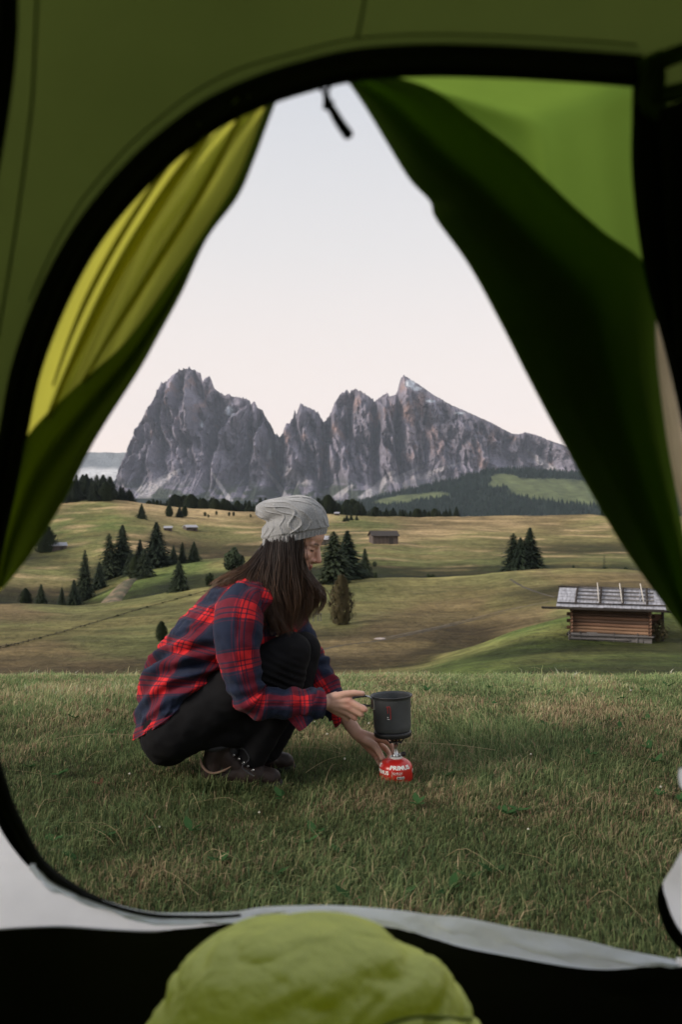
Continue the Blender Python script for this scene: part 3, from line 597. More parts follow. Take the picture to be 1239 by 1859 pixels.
def slab(name, pts, th, m, parent):
    """board from four corner points, thickness th along its normal"""
    P = np.array(pts, float); nrm = np.cross(P[1] - P[0], P[3] - P[0]); nrm /= np.linalg.norm(nrm)
    V = np.concatenate([P, P - nrm * th]); Fc = [(0, 1, 2, 3), (7, 6, 5, 4), (0, 4, 5, 1), (1, 5, 6, 2), (2, 6, 7, 3), (3, 7, 4, 0)]
    return obj(name, raw_mesh(name, V, Fc, False), m, parent)
def cabin():
    D = 50.5; s = D / F                                 # metres per photo pixel at the cabin
    base = Vector(((1112 - CX) * s, D, float(ground_z((1112 - CX) * s, D))))
    z0 = CAMZ - (1163 - CY) * s
    e = empty('log_cabin', (base.x, D, z0), R(-18.5)); tag(e, 'brown log hay cabin with silvery shingled roof on the green slope', 'cabin')
    rr = random.Random(4); w = 4.85; x0, x1 = -2.30, 2.12; hw = 1.80; dep = 3.6; nl = 9; lr = hw / nl / 2
    for i in range(nl):
        z = lr + i * 2 * lr
        rod('log', (x0 - 0.22 * (i % 2 + 0.3), 0, z), (x1 + 0.2 * (i % 2 + 0.3), 0, z), lr * rr.uniform(0.98, 1.12), (M_log_grey, M_log_grey, M_log_c, M_log_c, M_log, M_log_b, M_log, M_log_b, M_log_b)[i], e, 8, rr.uniform(0.85, 1.05))
        for xs in (x0, x1): rod('log', (xs, -0.30 - 0.06 * rr.random(), z + lr * 0.6), (xs, dep + 0.3, z + lr * 0.6), lr * 1.02, M_log, e, 8)
        rod('log', (x0 - 0.2, dep, z), (x1 + 0.2, dep, z), lr * 1.05, M_log_grey, e, 8)
    # roof: two pitches, boards at the verges, shingle courses held down by poles
    zr0 = hw + 0.16; rx0, rx1 = -3.15, 3.0; ey = -1.0; ry = dep / 2; zr1 = hw + 1.12
    up = Vector((0, ry - ey, zr1 - zr0)); L_ = up.length; up.normalize(); nrm = Vector((0, -up.z, up.y))
    def rp(x, t, o=0.0): v = Vector((x, ey, zr0)) + up * (L_ * t) + nrm * o; return (v.x, v.y, v.z)
    roof = obj('roof', None, None, e)
    slab('roof_deck', [rp(rx0, 0), rp(rx1, 0), rp(rx1, 1.0), rp(rx0, 1.0)], 0.10, M_darkwood, roof)
    back = [(rx0, ry, zr1), (rx1, ry, zr1), (rx1, dep + 1.0, zr0), (rx0, dep + 1.0, zr0)]
    slab('roof_deck', [back[1], back[2], back[3], back[0]][::-1] if False else [(rx0, ry + 0.01, zr1), (rx1, ry + 0.01, zr1), (rx1, dep + 1.0, zr0), (rx0, dep + 1.0, zr0)], 0.10, M_shing, roof)
    nc = 6
    for c in range(nc):                                   # shingle courses of separate planks
        t0, t1 = 0.02 + c * 0.96 / nc, 0.02 + (c + 1.35) * 0.96 / nc; t1 = min(t1, 1.0); x = rx0 + 0.02
        while x < rx1 - 0.05:
            ww = rr.uniform(0.24, 0.42); xe = min(x + ww, rx1 - 0.02)
            slab('shingle', [rp(x, t0 + rr.uniform(-0.012, 0.012), 0.055 + 0.012 * rr.random()), rp(xe - 0.012, t0 + rr.uniform(-0.012, 0.012), 0.055 + 0.012 * rr.random()), rp(xe - 0.012, t1, 0.02), rp(x, t1, 0.02)], 0.02, M_shing, roof); x = xe
    for k, t in enumerate((0.14, 0.36, 0.55, 0.74, 0.92)):
        for a, b in ((-2.05, -0.72), (-0.62, 0.55), (0.65, 1.55), (1.62, 2.35)) if k else ((-3.1, 0.0), (0.02, 2.95)):
            rod('roof_pole', rp(a, t, 0.13), rp(b, t + rr.uniform(-0.01, 0.01), 0.13), 0.05, M_log_grey if k else M_darkwood, roof, 6)
    for x in (-2.05, -0.66, 0.6, 1.95):
        for t in (0.22, 0.45, 0.62, 0.83): rod('roof_peg', rp(x, t - 0.05, 0.05), rp(x + 0.03, t + 0.05, 0.24), 0.07, M_darkwood, roof, 6)
    for x in (-0.78, 0.52, 1.72): rod('roof_batten', rp(x + 0.06, 0.20, 0.21), rp(x - 0.10, 1.10, 0.25), 0.035, M_pole, roof, 6)
    rod('ridge_board', (rx0 - 0.05, ry, zr1 + 0.06), (rx1 + 0.05, ry, zr1 + 0.06), 0.06, M_darkwood, roof, 6)
    rod('eave_beam', (rx0 - 0.85, ey + 0.28, zr0 - 0.06), (rx1 + 0.75, ey + 0.28, zr0 - 0.06), 0.075, M_darkwood, e, 6)
    rod('purlin', (rx0, 0, hw + 0.08), (rx1, 0, hw + 0.08), 0.10, M_darkwood, e, 8)
    for xs in (x0 + 0.02, x1 - 0.02):                      # boarded gables
        V = np.array([(xs, 0.05, hw), (xs, dep - 0.05, hw), (xs, dep / 2, zr1 - 0.15), (xs + 0.06, 0.05, hw), (xs + 0.06, dep - 0.05, hw), (xs + 0.06, dep / 2, zr1 - 0.15)])
        obj('gable', raw_mesh('gable', V, [(0, 1, 2), (5, 4, 3), (0, 3, 4, 1), (1, 4, 5, 2), (2, 5, 3, 0)], False), M_darkwood, e)
    # lean-to on the far end
    for p in ((x1 + 0.75, 0.9), (x1 + 0.75, 2.4)): rod('post', (p[0], p[1], -0.1), (p[0], p[1], 1.9), 0.07, M_darkwood, e, 6)
    slab('side_board', [(x1 + 0.12, 1.0, 0.9), (x1 + 0.75, 1.0, 0.9), (x1 + 0.75, 1.0, 1.55), (x1 + 0.12, 1.0, 1.55)], 0.05, M_log, e)
    # foundation of rough grey boards and stone under the lower logs
    x = x0 - 0.05; k = 0
    while x < x1 + 0.1:
        ww = rr.uniform(0.45, 0.95); xe = min(x + ww, x1 + 0.12); hgt = 0.60 + 0.14 * rr.random() - 0.02 * k
        o = obj('plank', box_mesh('plank', xe - x - 0.03, 0.09, hgt, 0.012), M_log_grey, e, ((x + xe) / 2, -0.42 - 0.05 * rr.random(), 0.02 + hgt / 2 - 0.22)); o.rotation_euler = (R(rr.uniform(-6, 4)), 0, R(rr.uniform(-2, 2))); x = xe; k += 1
    for x in (x0 - 0.1, x0 + 0.5, 0.1, 1.4): rod('stake', (x, -0.52, -0.5), (x + rr.uniform(-.05, .05), -0.50, 0.55), 0.05, M_log_grey, e, 6)
    for a, b, z in ((x0 - 0.15, 1.0, 0.10), (x0 - 0.05, 0.2, -0.16), (x0, 2.3, 0.32)): rod('rail', (a, -0.60, z), (b, -0.57, z + 0.05), 0.045, M_log_grey, e, 6)
    g = empty('stone_slab', (base.x + x0 - 0.5, D - 0.45, z0 - 0.42)); tag(g, 'pale flat stone slab lying at the corner of the log cabin', 'stone')
    bm = bmesh.new(); bmesh.ops.create_icosphere(bm, subdivisions=2, radius=1)
    for v in bm.verts: v.co = Vector((v.co.x * 0.50, v.co.y * 0.35, v.co.z * 0.20)) * (1 + 0.18 * float(pn(v.co.x * 2, v.co.y * 2, v.co.z * 2 + 9)))
    me = bpy.data.meshes.new('slab'); bm.to_mesh(me); bm.free(); obj('slab', me, M_stone, g, (0, 0, 0.16))
    p = Vector((base.x + x1 + 0.55, D - 0.3, 0)); p.z = float(ground_z(p.x, p.y)); bs = empty('shrub', p); tag(bs, 'reddish brown shrub growing at the end of the cabin', 'shrub')
    o = obj('foliage', bushy_crown(31, 0.5, 600, 1.3, 0.0, 6), M_brown, bs); o.scale = (1.25, 1.0, 1.25)
    for i in range(5): rod('stem', (0, 0, -0.05), (0.3 * math.cos(i * 1.3), 0.3 * math.sin(i * 1.3), 0.7), 0.015, M_bark, bs, 5, 0.4)
    return e
cabin()
def barn(px, py, wpx, hpx, label, roof_m, rz=0.0, depth=None, dep_k=0.9):
    p = hit(px, py) if not depth else Vector(((px - CX) / F * depth, depth, float(ground_z((px - CX) / F * depth, depth)))); s = p.y / F; w, h = wpx * s, hpx * s; d = w * dep_k
    e = empty('hay_barn', p, rz); tag(e, label, 'barn', 'hay barns on the far pasture'); hw = h * 0.62
    o = obj('wall', box_mesh('wall', w * 0.90, d * 0.9, hw + 0.6), M_barn, e, (0, d / 2, (hw - 0.6) / 2))
    rf = obj('roof', None, None, e)
    sgn = ((-1, 'roof_slope'), (1, 'roof_slope'))
    slab('roof_slope', [(-w / 2, -0.25, hw), (w / 2, -0.25, hw), (w / 2, d / 2, h), (-w / 2, d / 2, h)], 0.14, roof_m, rf)
    slab('roof_slope', [(-w / 2, d / 2 + 0.01, h), (w / 2, d / 2 + 0.01, h), (w / 2, d + 0.25, hw), (-w / 2, d + 0.25, hw)], 0.14, roof_m, rf)
    for xs in (-w * 0.44, w * 0.44):
        V = np.array([(xs, 0.06, hw), (xs, d - 0.06, hw), (xs, d / 2, h - 0.1)]); V = np.concatenate([V, V + [0.05, 0, 0]])
        obj('gable', raw_mesh('gable', V, [(0, 1, 2), (5, 4, 3), (0, 3, 4, 1), (1, 4, 5, 2), (2, 5, 3, 0)], False), M_barn, e)
    obj('door', box_mesh('door', w * 0.16, 0.08, hw * 0.75), M_darkwood, e, (w * 0.2, d * 0.05 - 0.05, hw * 0.37))
    for k in range(4): obj('board', box_mesh('board', w * 0.012 + 0.05, 0.06, hw), M_darkwood, e, (-w * 0.36 + k * w * 0.14, d * 0.05 - 0.03, hw / 2))
    return e
barn(701, 988, 52, 24, 'dark brown barn with a dark roof alone on the pasture above the hollow', M_darkwood, R(8))
barn(586, 990, 22, 17, 'small barn with a pale grey roof peeping out past her forehead', M_shing, R(-10))
barn(105, 1000, 34, 15, 'low barn with a silvery roof beside the dark tree near the tent flap', M_shing, R(25))
barn(349, 964, 23, 11, 'tiny grey-roofed barn on the upper pasture, larger of two', M_shing, R(30))
barn(305, 964, 16, 9, 'tiny faded barn on the upper pasture, smaller of two', M_shing, R(10))
barn(612, 932, 10, 6, 'minute dark shed at the edge of the tree line behind the hat', M_shing, 0, depth=480)
# ---- marks on the land: fence across the near field, streamlet, sandy bank
def drape(pts, depth_hint=None, n=80):
    out_ = []
    for a, b in catmull(np.array(pts, float), n):
        p = hit(a, b)
        if p is not None: out_.append(p)
    return out_
M_wire = simple('fence_wood', (0.055, 0.045, 0.034), rough=0.9, var=0.4, scale=5)
def field_fence():
    P = drape([(-60, 1190), (5, 1176), (60, 1163), (150, 1138), (250, 1108), (330, 1086), (384, 1071), (440, 1056)], n=46)
    e = empty('field_fence', P[0]); tag(e, 'thin dark rail fence running up across the near field', 'fence'); o_ = P[0]
    rr = random.Random(2)
    for i, p in enumerate(P):
        q = p - o_; rod('post', (q.x, q.y, q.z - 0.2), (q.x + rr.uniform(-.1, .1), q.y, q.z + rr.uniform(0.15, 0.32)), 0.04, M_wire, e, 5)
    for i in range(len(P) - 1):
        a, b = P[i] - o_, P[i + 1] - o_
        for zz in (0.08, 0.16): rod('rail', (a.x, a.y, a.z + zz), (b.x, b.y, b.z + zz + rr.uniform(-.05, .05)), 0.026, M_wire, e, 5)
    for i in range(26):
        j = rr.randrange(len(P) - 1); t_ = rr.random(); p = P[j].lerp(P[j + 1], t_); b = empty('grass_tussock', p); tag(b, 'dark weedy tussock along the thin field fence', 'tussock', 'tussocks along the field fence')
        o = obj('foliage', KIND['bush'][0], None, b); k = rr.uniform(0.12, 0.34); o.scale = (k * 1.5, k, k * 0.8)
field_fence()
def ribbon(name, P, w, m, label, cat, kind=None, lift=0.03):
    P = np.array([tuple(p) for p in P]); T = np.gradient(P, axis=0); S = np.stack([T[:, 1], -T[:, 0], 0 * T[:, 0]], 1); S /= np.linalg.norm(S, axis=1)[:, None] + 1e-9
    ww = w * (1 + 0.6 * pn(np.arange(len(P)) * 0.37, 0.4, 0.2))[:, None]
    rows = [P - S * ww, P - S * ww * 0.4 + [0, 0, 0.05], P + S * ww * 0.4 + [0, 0, 0.05], P + S * ww]
    G = np.stack(rows, 1); G[..., 2] = ground_z(G[..., 0], G[..., 1]) + lift * np.array([-1, 1.5, 1.5, -1]); V = G.reshape(-1, 3)
    return tag(obj(name, raw_mesh(name, V, grid_faces(len(P), 4)), m), label, cat, kind=kind)
M_streambed = simple('stream_gravel', (0.14, 0.115, 0.085), rough=0.9, var=0.6, scale=0.8, bump=0.5, bscale=2, bdist=0.2)
M_ditch = simple('ditch_soil', (0.055, 0.045, 0.028), rough=0.95, var=0.5, scale=0.6)
ribbon('stream', drape([(690, 1160), (760, 1146), (840, 1128), (920, 1108), (1000, 1092)], n=90), 0.10, M_streambed, 'stony streamlet crossing the brown slope', 'stream', 'structure')
ribbon('ditch', drape([(560, 1186), (620, 1172), (690, 1163), (760, 1149), (840, 1131), (920, 1112)], n=90), 0.22, M_ditch, 'dark ditch along the stream', 'ditch', 'structure', 0.02)
ribbon('footpath', drape([(928, 1052), (950, 1065), (985, 1078), (1010, 1084)], n=40), 0.3, M_ditch, 'dark worn footpath above the cabin', 'path', 'structure', 0.03)
p_ = hit(690, 1160)
def stone(p, sx, sy, sz, label, group=None, m=None):
    bm = bmesh.new(); bmesh.ops.create_icosphere(bm, subdivisions=2, radius=1)
    for v in bm.verts: v.co = Vector((v.co.x * sx, v.co.y * sy, v.co.z * sz)) * (1 + 0.25 * float(pn(v.co.x * 2 + p.x, v.co.y * 2, v.co.z * 2)))
    me = bpy.data.meshes.new('stone'); bm.to_mesh(me); bm.free(); o = obj('stone', me, m or M_stone, None, p); tag(o, label, 'stone', group); return o
if p_: stone(p_, 0.55, 0.4, 0.12, 'pale flat stone at the lower end of the streamlet', None, M_stone)
# wooden trough posts by the larch
p_ = hit(578, 1128)
e = empty('water_trough', p_); tag(e, 'little bleached wooden trough frame on the slope below the larch', 'trough')
for x in (-0.55, 0.0, 0.3): rod('post', (x, 0, -0.1), (x, 0, 0.85), 0.06, M_log_grey, e, 6)
rod('rail', (-0.6, 0, 0.8), (0.4, 0, 0.85), 0.05, M_log_grey, e, 6)
# bare sandy bank by the gully
def bank():
    A_ = catmull(np.array([(128, 1104), (150, 1094), (172, 1080), (196, 1060), (222, 1044), (244, 1040)], float), 40); n = len(A_)
    e_pts = []
    for (x, y) in A_:
        Y = 165 + (1104 - y) * 0.95; e_pts.append(((x - CX) / F * Y, Y))
    e_pts = np.array(e_pts); nv = 9; V = []
    for i, (x, y) in enumerate(e_pts):
        t = i / (n - 1); wv = (1.6 + 3.2 * math.sin(math.pi * t)) 
        for j in range(nv):
            s = j / (nv - 1); xx = x + s * wv * 1.3; yy = y - s * wv * 0.9; h = float(ground_z(xx, yy)); prof = math.sin(math.pi * s) ** 0.6 * (0.3 + 0.8 * math.sin(math.pi * t))
            V.append((xx, yy, h + prof * (1 + 0.5 * float(pn(xx * 0.8, yy * 0.8, 1))) - 0.1))
    V = np.array(V); me = raw_mesh('sandy_bank', V, grid_faces(n, nv)); k = sstep(0.0, 0.22, fbm(V[:, 0] / 3, V[:, 1] / 3, 2, 4))[:, None]
    add_col(me, np.array([0.21, 0.145, 0.085]) * k + np.array([0.075, 0.070, 0.034]) * (1 - k)); return me
M_bank = simple('bare_sand', None, rough=0.95, var=0.35, scale=1.2, attr='col', bump=0.6, bscale=2, bdist=0.2)
tag(obj('sandy_bank', bank(), M_bank), 'bare eroded sandy bank beside the gully spruces', 'bank', kind='structure')
# ================================================================== NEAR GRASS
def grass_mat(name, trans=0.35):
    m, t = new_mat(name); o = N(t, 'ShaderNodeOutputMaterial'); d = N(t, 'ShaderNodeBsdfDiffuse'); tr = N(t, 'ShaderNodeBsdfTranslucent'); mx = N(t, 'ShaderNodeMixShader'); mx.inputs[0].default_value = trans
    at = N(t, 'ShaderNodeAttribute', attribute_name='col'); L(t, at.outputs['Color'], d.inputs[0]); L(t, at.outputs['Color'], tr.inputs[0]); L(t, d.outputs[0], mx.inputs[1]); L(t, tr.outputs[0], mx.inputs[2]); L(t, mx.outputs[0], o.inputs[0]); return m
M_grass = grass_mat('grass_blades')
PAL = 1.65 * np.array([(0.096, 0.122, 0.054), (0.072, 0.102, 0.042), (0.128, 0.140, 0.066), (0.185, 0.155, 0.088), (0.255, 0.205, 0.125), (0.150, 0.100, 0.066), (0.050, 0.076, 0.036)])
def build_grass():
    rs = np.random.RandomState(21); n = 400000
    u = rs.rand(n * 2); Y = 1.22 + 5.9 * u ** 0.95; X = rs.uniform(-1, 1, n * 2) * (0.45 * Y + 0.75)
    inside = np.abs(X) < 0.42 * Y + 0.15; keep = (rs.rand(n * 2) < np.where(inside, 1.0, 0.35)); X, Y = X[keep][:n], Y[keep][:n]; n = len(X)
    ne = 1500; ex = np.concatenate([rs.uniform(-0.50, -0.17, ne), rs.uniform(0.12, 0.25, 500)]); ey = np.concatenate([2.735 + 0.012 * rs.randn(ne), 2.775 + 0.012 * rs.randn(500)])   # taller blades against the boot and the canister
    X, Y = np.concatenate([X, ex]), np.concatenate([Y, ey]); n = len(X); tall = np.concatenate([np.ones(n - 2000), np.concatenate([np.full(1500, 1.5), np.full(500, 1.05)])])
    Z = ground_z(X, Y)
    patch = fbm(X * 1.3, Y * 1.3, 4.0, 3); tuft = fbm(X * 6, Y * 6, 1.0, 2); dry = fbm(X * 2.2 + 5, Y * 2.2, 7.7, 3)
    h = (0.024 + 0.015 * np.clip(patch * 1.6 + tuft * 1.2, -0.8, 1.4)) * rs.lognormal(0, 0.35, n) ; h = np.clip(h, 0.012, 0.13); h *= (0.92 - 0.12 * sstep(3.6, 5.2, Y)) * tall
    a = rs.rand(n) * 6.283 + 0.0; flow = fbm(X * 0.9, Y * 0.9, 12.0, 2) * 4
    a = np.where(rs.rand(n) < 0.55, flow + rs.normal(0, 0.8, n), a)
    lean = np.abs(rs.normal(0.55, 0.45, n)) * h; w = rs.uniform(0.0009, 0.0019, n) * (1 + 0.35 * sstep(3, 6, Y))
    ca, sa = np.cos(a), np.sin(a); fa = rs.rand(n) * 6.283; sx, sy = np.cos(fa) * w, np.sin(fa) * w
    z0 = Z - 0.006
    base1 = np.stack([X - sx, Y - sy, z0], 1); base2 = np.stack([X + sx, Y + sy, z0], 1)
    mx_, my_, mz_ = X + ca * lean * 0.35, Y + sa * lean * 0.35, Z + h * 0.62
    mid1 = np.stack([mx_ - sx * 0.8, my_ - sy * 0.8, mz_], 1); mid2 = np.stack([mx_ + sx * 0.8, my_ + sy * 0.8, mz_], 1)
    tip = np.stack([X + ca * lean * 1.15, Y + sa * lean * 1.15, Z + h * np.clip(1.0 - 0.35 * lean / h * 0.6, 0.35, 1)], 1)
    V = np.stack([base1, base2, mid1, mid2, tip], 1).reshape(-1, 3); o = np.arange(n) * 5
    Fc = np.concatenate([np.stack([o, o + 1, o + 3], 1), np.stack([o, o + 3, o + 2], 1), np.stack([o + 2, o + 3, o + 4], 1)])
    me = raw_mesh('grass', V, Fc, True)
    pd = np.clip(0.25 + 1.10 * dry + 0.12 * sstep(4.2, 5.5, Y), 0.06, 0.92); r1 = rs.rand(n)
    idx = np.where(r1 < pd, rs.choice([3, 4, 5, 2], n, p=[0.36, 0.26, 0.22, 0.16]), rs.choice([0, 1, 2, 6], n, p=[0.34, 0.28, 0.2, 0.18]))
    c = PAL[idx] * rs.uniform(0.7, 1.25, n)[:, None] * (1 + 0.45 * patch[:, None] + 0.35 * tuft[:, None]) * (0.92 + 0.75 * sstep(2.6, 5.2, Y))[:, None]  # blades brighten towards the crest: grazing light painted into their colour
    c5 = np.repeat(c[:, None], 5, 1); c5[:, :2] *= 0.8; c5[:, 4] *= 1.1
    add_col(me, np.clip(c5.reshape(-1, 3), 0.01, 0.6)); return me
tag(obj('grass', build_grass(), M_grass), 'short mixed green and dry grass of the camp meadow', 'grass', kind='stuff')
def build_stalks():
    """long dry stalks, broad weed leaves and a few tiny white flower heads lying among the grass"""
    rs = np.random.RandomState(9); parts, cols = [], []
    def add(V, Fc, c): parts.append((V, Fc)); cols.append(np.tile(np.array(c) * rs.uniform(0.8, 1.2), (len(V), 1)))
    for i in range(120):
        y = rs.uniform(1.9, 5.2); x = rs.uniform(-1, 1) * 0.42 * y; a = rs.rand() * 6.28; ln = rs.uniform(0.06, 0.22); z = float(ground_z(x, y))
        P = np.array([[x, y, z], [x + 0.4 * ln * math.cos(a), y + 0.4 * ln * math.sin(a), z + rs.uniform(0.02, 0.07)], [x + ln * math.cos(a), y + ln * math.sin(a), z + rs.uniform(0.015, 0.05)]])
        add(*tube(catmull(P, 7), np.linspace(0.0010, 0.0004, 7), 3, False), (0.36, 0.29, 0.17))
    for px0, py0, px1, py1, lift in ((520, 1357, 628, 1371, 0.05), (560, 1340, 615, 1360, 0.06), (628, 1371, 555, 1403, 0.05), (100, 1341, 250, 1336, 0.04), (700, 1350, 900, 1362, 0.05)):
        pts = []
        for t in np.linspace(0, 1, 6):
            py = py0 + (py1 - py0) * t; px = px0 + (px1 - px0) * t; Yd = F * (CAMZ - lift) / (py - CY); p = PX(px, py, Yd); pts.append((p.x, p.y, p.z + 0.012 * math.sin(t * 3.1)))
        add(*tube(catmull(np.array(pts), 16), 0.0011, 3, False), (0.40, 0.34, 0.20))
    for i in range(70):
        y = rs.uniform(1.8, 4.6); x = rs.uniform(-1, 1) * 0.42 * y; z = float(ground_z(x, y)); g = (0.050, 0.110, 0.040) if rs.rand() < 0.9 else (0.13, 0.075, 0.045)
        for k in range(rs.randint(3, 7)):
            a = rs.rand() * 6.28; ln = rs.uniform(0.018, 0.04); wd = ln * 0.38; d = np.array([math.cos(a), math.sin(a), rs.uniform(0.2, 0.9)]); s = np.array([-math.sin(a), math.cos(a), 0]); b = np.array([x, y, z + 0.012])
            V = np.array([b, b + d * ln * 0.4 + s * wd * 0.8, b + d * ln * 0.8 + s * wd * 0.7, b + d * ln * 1.1, b + d * ln * 0.8 - s * wd * 0.7, b + d * ln * 0.4 - s * wd * 0.8]); V[2:5, 2] -= ln * 0.12
            add(V, [(0, 1, 2, 3), (0, 3, 4, 5)], g)
    for i in range(15):
        y = rs.uniform(2.0, 5.0); x = rs.uniform(-1, 1) * 0.42 * y; z = float(ground_z(x, y)) + rs.uniform(0.03, 0.07); k = 6; ang = np.linspace(0, 6.28, k, endpoint=False); r = rs.uniform(0.003, 0.006)
        V = np.concatenate([np.stack([x + r * np.cos(ang), y + r * np.sin(ang), np.full(k, z)], 1), [[x, y, z + r], [x, y, z - r * 0.8]]]); add(V, [(j, (j + 1) % k, k) for j in range(k)] + [((j + 1) % k, j, k + 1) for j in range(k)], (0.62, 0.60, 0.52))
    V, Fc = join(parts); me = raw_mesh('dry_stalks', V, Fc); add_col(me, np.concatenate(cols)); return me
tag(obj('dry_stalks', build_stalks(), M_grass), 'dry straw stalks, weed leaves and tiny white flowers in the grass', 'weeds', kind='stuff')
# ================================================================== TENT
def yw(x, z):
    s = np.clip((z - 0.30) / 0.95, 0, 1.6); return 1.10 - 0.52 * s ** 1.2 - 0.20 * x * x
def TW(px, py, off=0.0):
    """point of the tent's leaning front wall on the line through (px, py), moved off metres towards the inside"""
    dx, dz = (px - CX) / F, -(py - CY) / F; a, b = 0.15, 1.6
    for _ in range(40):
        m = 0.5 * (a + b)
        if m < float(yw(dx * m, CAMZ + dz * m)): a = m
        else: b = m
    a -= off; return np.array([dx * a, a, CAMZ + dz * a])
def fabric(name, refl, trans, mixf=0.5, weave=0.15, gloss=0.06, var=0.12, wscale=900.0, vscale=5.0):
    m, t = new_mat(name); o = N(t, 'ShaderNodeOutputMaterial'); d = N(t, 'ShaderNodeBsdfDiffuse'); tr = N(t, 'ShaderNodeBsdfTranslucent'); g = N(t, 'ShaderNodeBsdfGlossy'); g.inputs['Roughness'].default_value = 0.45
    tcn = N(t, 'ShaderNodeTexCoord'); n = N(t, 'ShaderNodeTexNoise'); n.inputs['Scale'].default_value = vscale; n.inputs['Detail'].default_value = 8; L(t, tcn.outputs['Object'], n.inputs['Vector'])
    mr = N(t, 'ShaderNodeMapRange'); mr.inputs[1].default_value = 0.3; mr.inputs[2].default_value = 0.7; mr.inputs[3].default_value = 1 - var; mr.inputs[4].default_value = 1 + var; L(t, n.outputs[0], mr.inputs[0])
    for sh, c in ((d, refl), (tr, trans)):
        vm = N(t, 'ShaderNodeVectorMath', operation='SCALE'); vm.inputs[0].default_value = c; L(t, mr.outputs[0], vm.inputs['Scale']); L(t, vm.outputs[0], sh.inputs['Color'])
    n2 = N(t, 'ShaderNodeTexNoise'); n2.inputs['Scale'].default_value = 26; n2.inputs['Detail'].default_value = 4; L(t, tcn.outputs['Object'], n2.inputs['Vector'])
    bp = N(t, 'ShaderNodeBump'); bp.inputs['Strength'].default_value = weave; bp.inputs['Distance'].default_value = 0.01; L(t, n2.outputs[0], bp.inputs['Height'])
    for sh in (d, tr, g): L(t, bp.outputs[0], sh.inputs['Normal'])
    m1 = N(t, 'ShaderNodeMixShader'); m1.inputs[0].default_value = mixf; L(t, d.outputs[0], m1.inputs[1]); L(t, tr.outputs[0], m1.inputs[2])
    m2 = N(t, 'ShaderNodeMixShader'); m2.inputs[0].default_value = gloss; L(t, m1.outputs[0], m2.inputs[1]); L(t, g.outputs[0], m2.inputs[2]); L(t, m2.outputs[0], o.inputs[0]); return m
M_wall = fabric('olive_tent_fabric', (0.085, 0.105, 0.024), (0.105, 0.132, 0.027), 0.6, gloss=0.02)
M_flap = fabric('lime_door_fabric', (0.30, 0.36, 0.05), (0.56, 0.54, 0.075), 0.60, gloss=0.03)
M_flap_r = fabric('green_door_fabric', (0.18, 0.30, 0.05), (0.30, 0.46, 0.065), 0.58, gloss=0.03)
M_dark = fabric('dark_green_cloth', (0.045, 0.075, 0.014), (0.105, 0.170, 0.020), 0.6, gloss=0.012)  # kept dark so the added flap sheets read as shade; also seams, loops
M_black = fabric('black_tent_webbing', (0.006, 0.007, 0.006), (0.0, 0.0, 0.0), 0.1, gloss=0.01)
M_tub = fabric('black_groundsheet', (0.012, 0.012, 0.011), (0.0, 0.0, 0.0), 0.1, gloss=0.02)
M_white = fabric('white_tent_lining', (0.80, 0.77, 0.76), (1.0, 0.97, 0.95), 0.85, gloss=0.03)
M_greywhite = fabric('grey_white_sill', (0.84, 0.87, 0.90), (0.92, 0.95, 0.98), 0.5, weave=0.6, gloss=0.05)
M_beige = fabric('beige_webbing', (0.70, 0.60, 0.46), (1.0, 0.88, 0.70), 0.9)
tent = empty('tent', (0, 0.2, 0)); tag(tent, 'green and white dome tent seen from inside with its door tied open', 'tent')
T0 = np.array([0, 0.2, 0.0])
def tpart(name, V, Fc, m, parent=None, smooth=True): return obj(name, raw_mesh(name, np.asarray(V) - T0, Fc, smooth), m, parent or tent)
def strip(A_, B_, nv, bulge=None):
    A_, B_ = np.asarray(A_), np.asarray(B_); t = np.linspace(0, 1, nv)[None, :, None]; G = A_[:, None] * (1 - t) + B_[:, None] * t
    if bulge is not None: G = bulge(G, t)
    return G
DOOR_TOP = [(1325, 1420), (1328, 1250), (1312, 1080), (1292, 920), (1268, 790), (1240, 655), (1198, 500), (1172, 330), (1166, 210), (1163, 128), (1050, 119), (900, 111), (760, 109), (640, 118), (540, 142), (460, 170), (380, 210), (300, 270), (230, 337), (165, 417), (115, 502), (75, 592), (45, 682), (25, 782), (2, 900), (-22, 1020), (-36, 1130), (-40, 1230), (-34, 1330)]
DOOR_LOW = [(-34, 1330), (-14, 1400), (10, 1474), (42, 1534), (78, 1577), (140, 1618), (220, 1650), (320, 1669), (430, 1672)]
NT = 150; top2 = catmull(np.array(DOOR_TOP, float), NT); TOPW = np.array([TW(a, b) for a, b in top2])
def arch(phi, y=None, wx=0.98, hz=1.36):
    x, z = wx * math.cos(phi), 0.02 + hz * math.sin(phi) ** 0.75; return np.array([x, float(yw(x, z)) if y is None else y, z])
phis = np.linspace(0.04, 0.96, NT) * math.pi; OUT = np.array([arch(p) for p in phis])
def on_wall(G, t):
    G = G.copy(); G[..., 1] = yw(G[..., 0], G[..., 2]) + 0.006 * pn(G[..., 0] * 5, G[..., 2] * 5, 1.0) * (t[..., 0] > 0.01) + 0.004 * np.sin(G[..., 0] * 9 + G[..., 2] * 3) * np.minimum(t[..., 0] * 4, 1); return G
G = strip(TOPW, OUT, 16, on_wall); tpart('front_wall', G.reshape(-1, 3), grid_faces(NT, 16), M_wall)
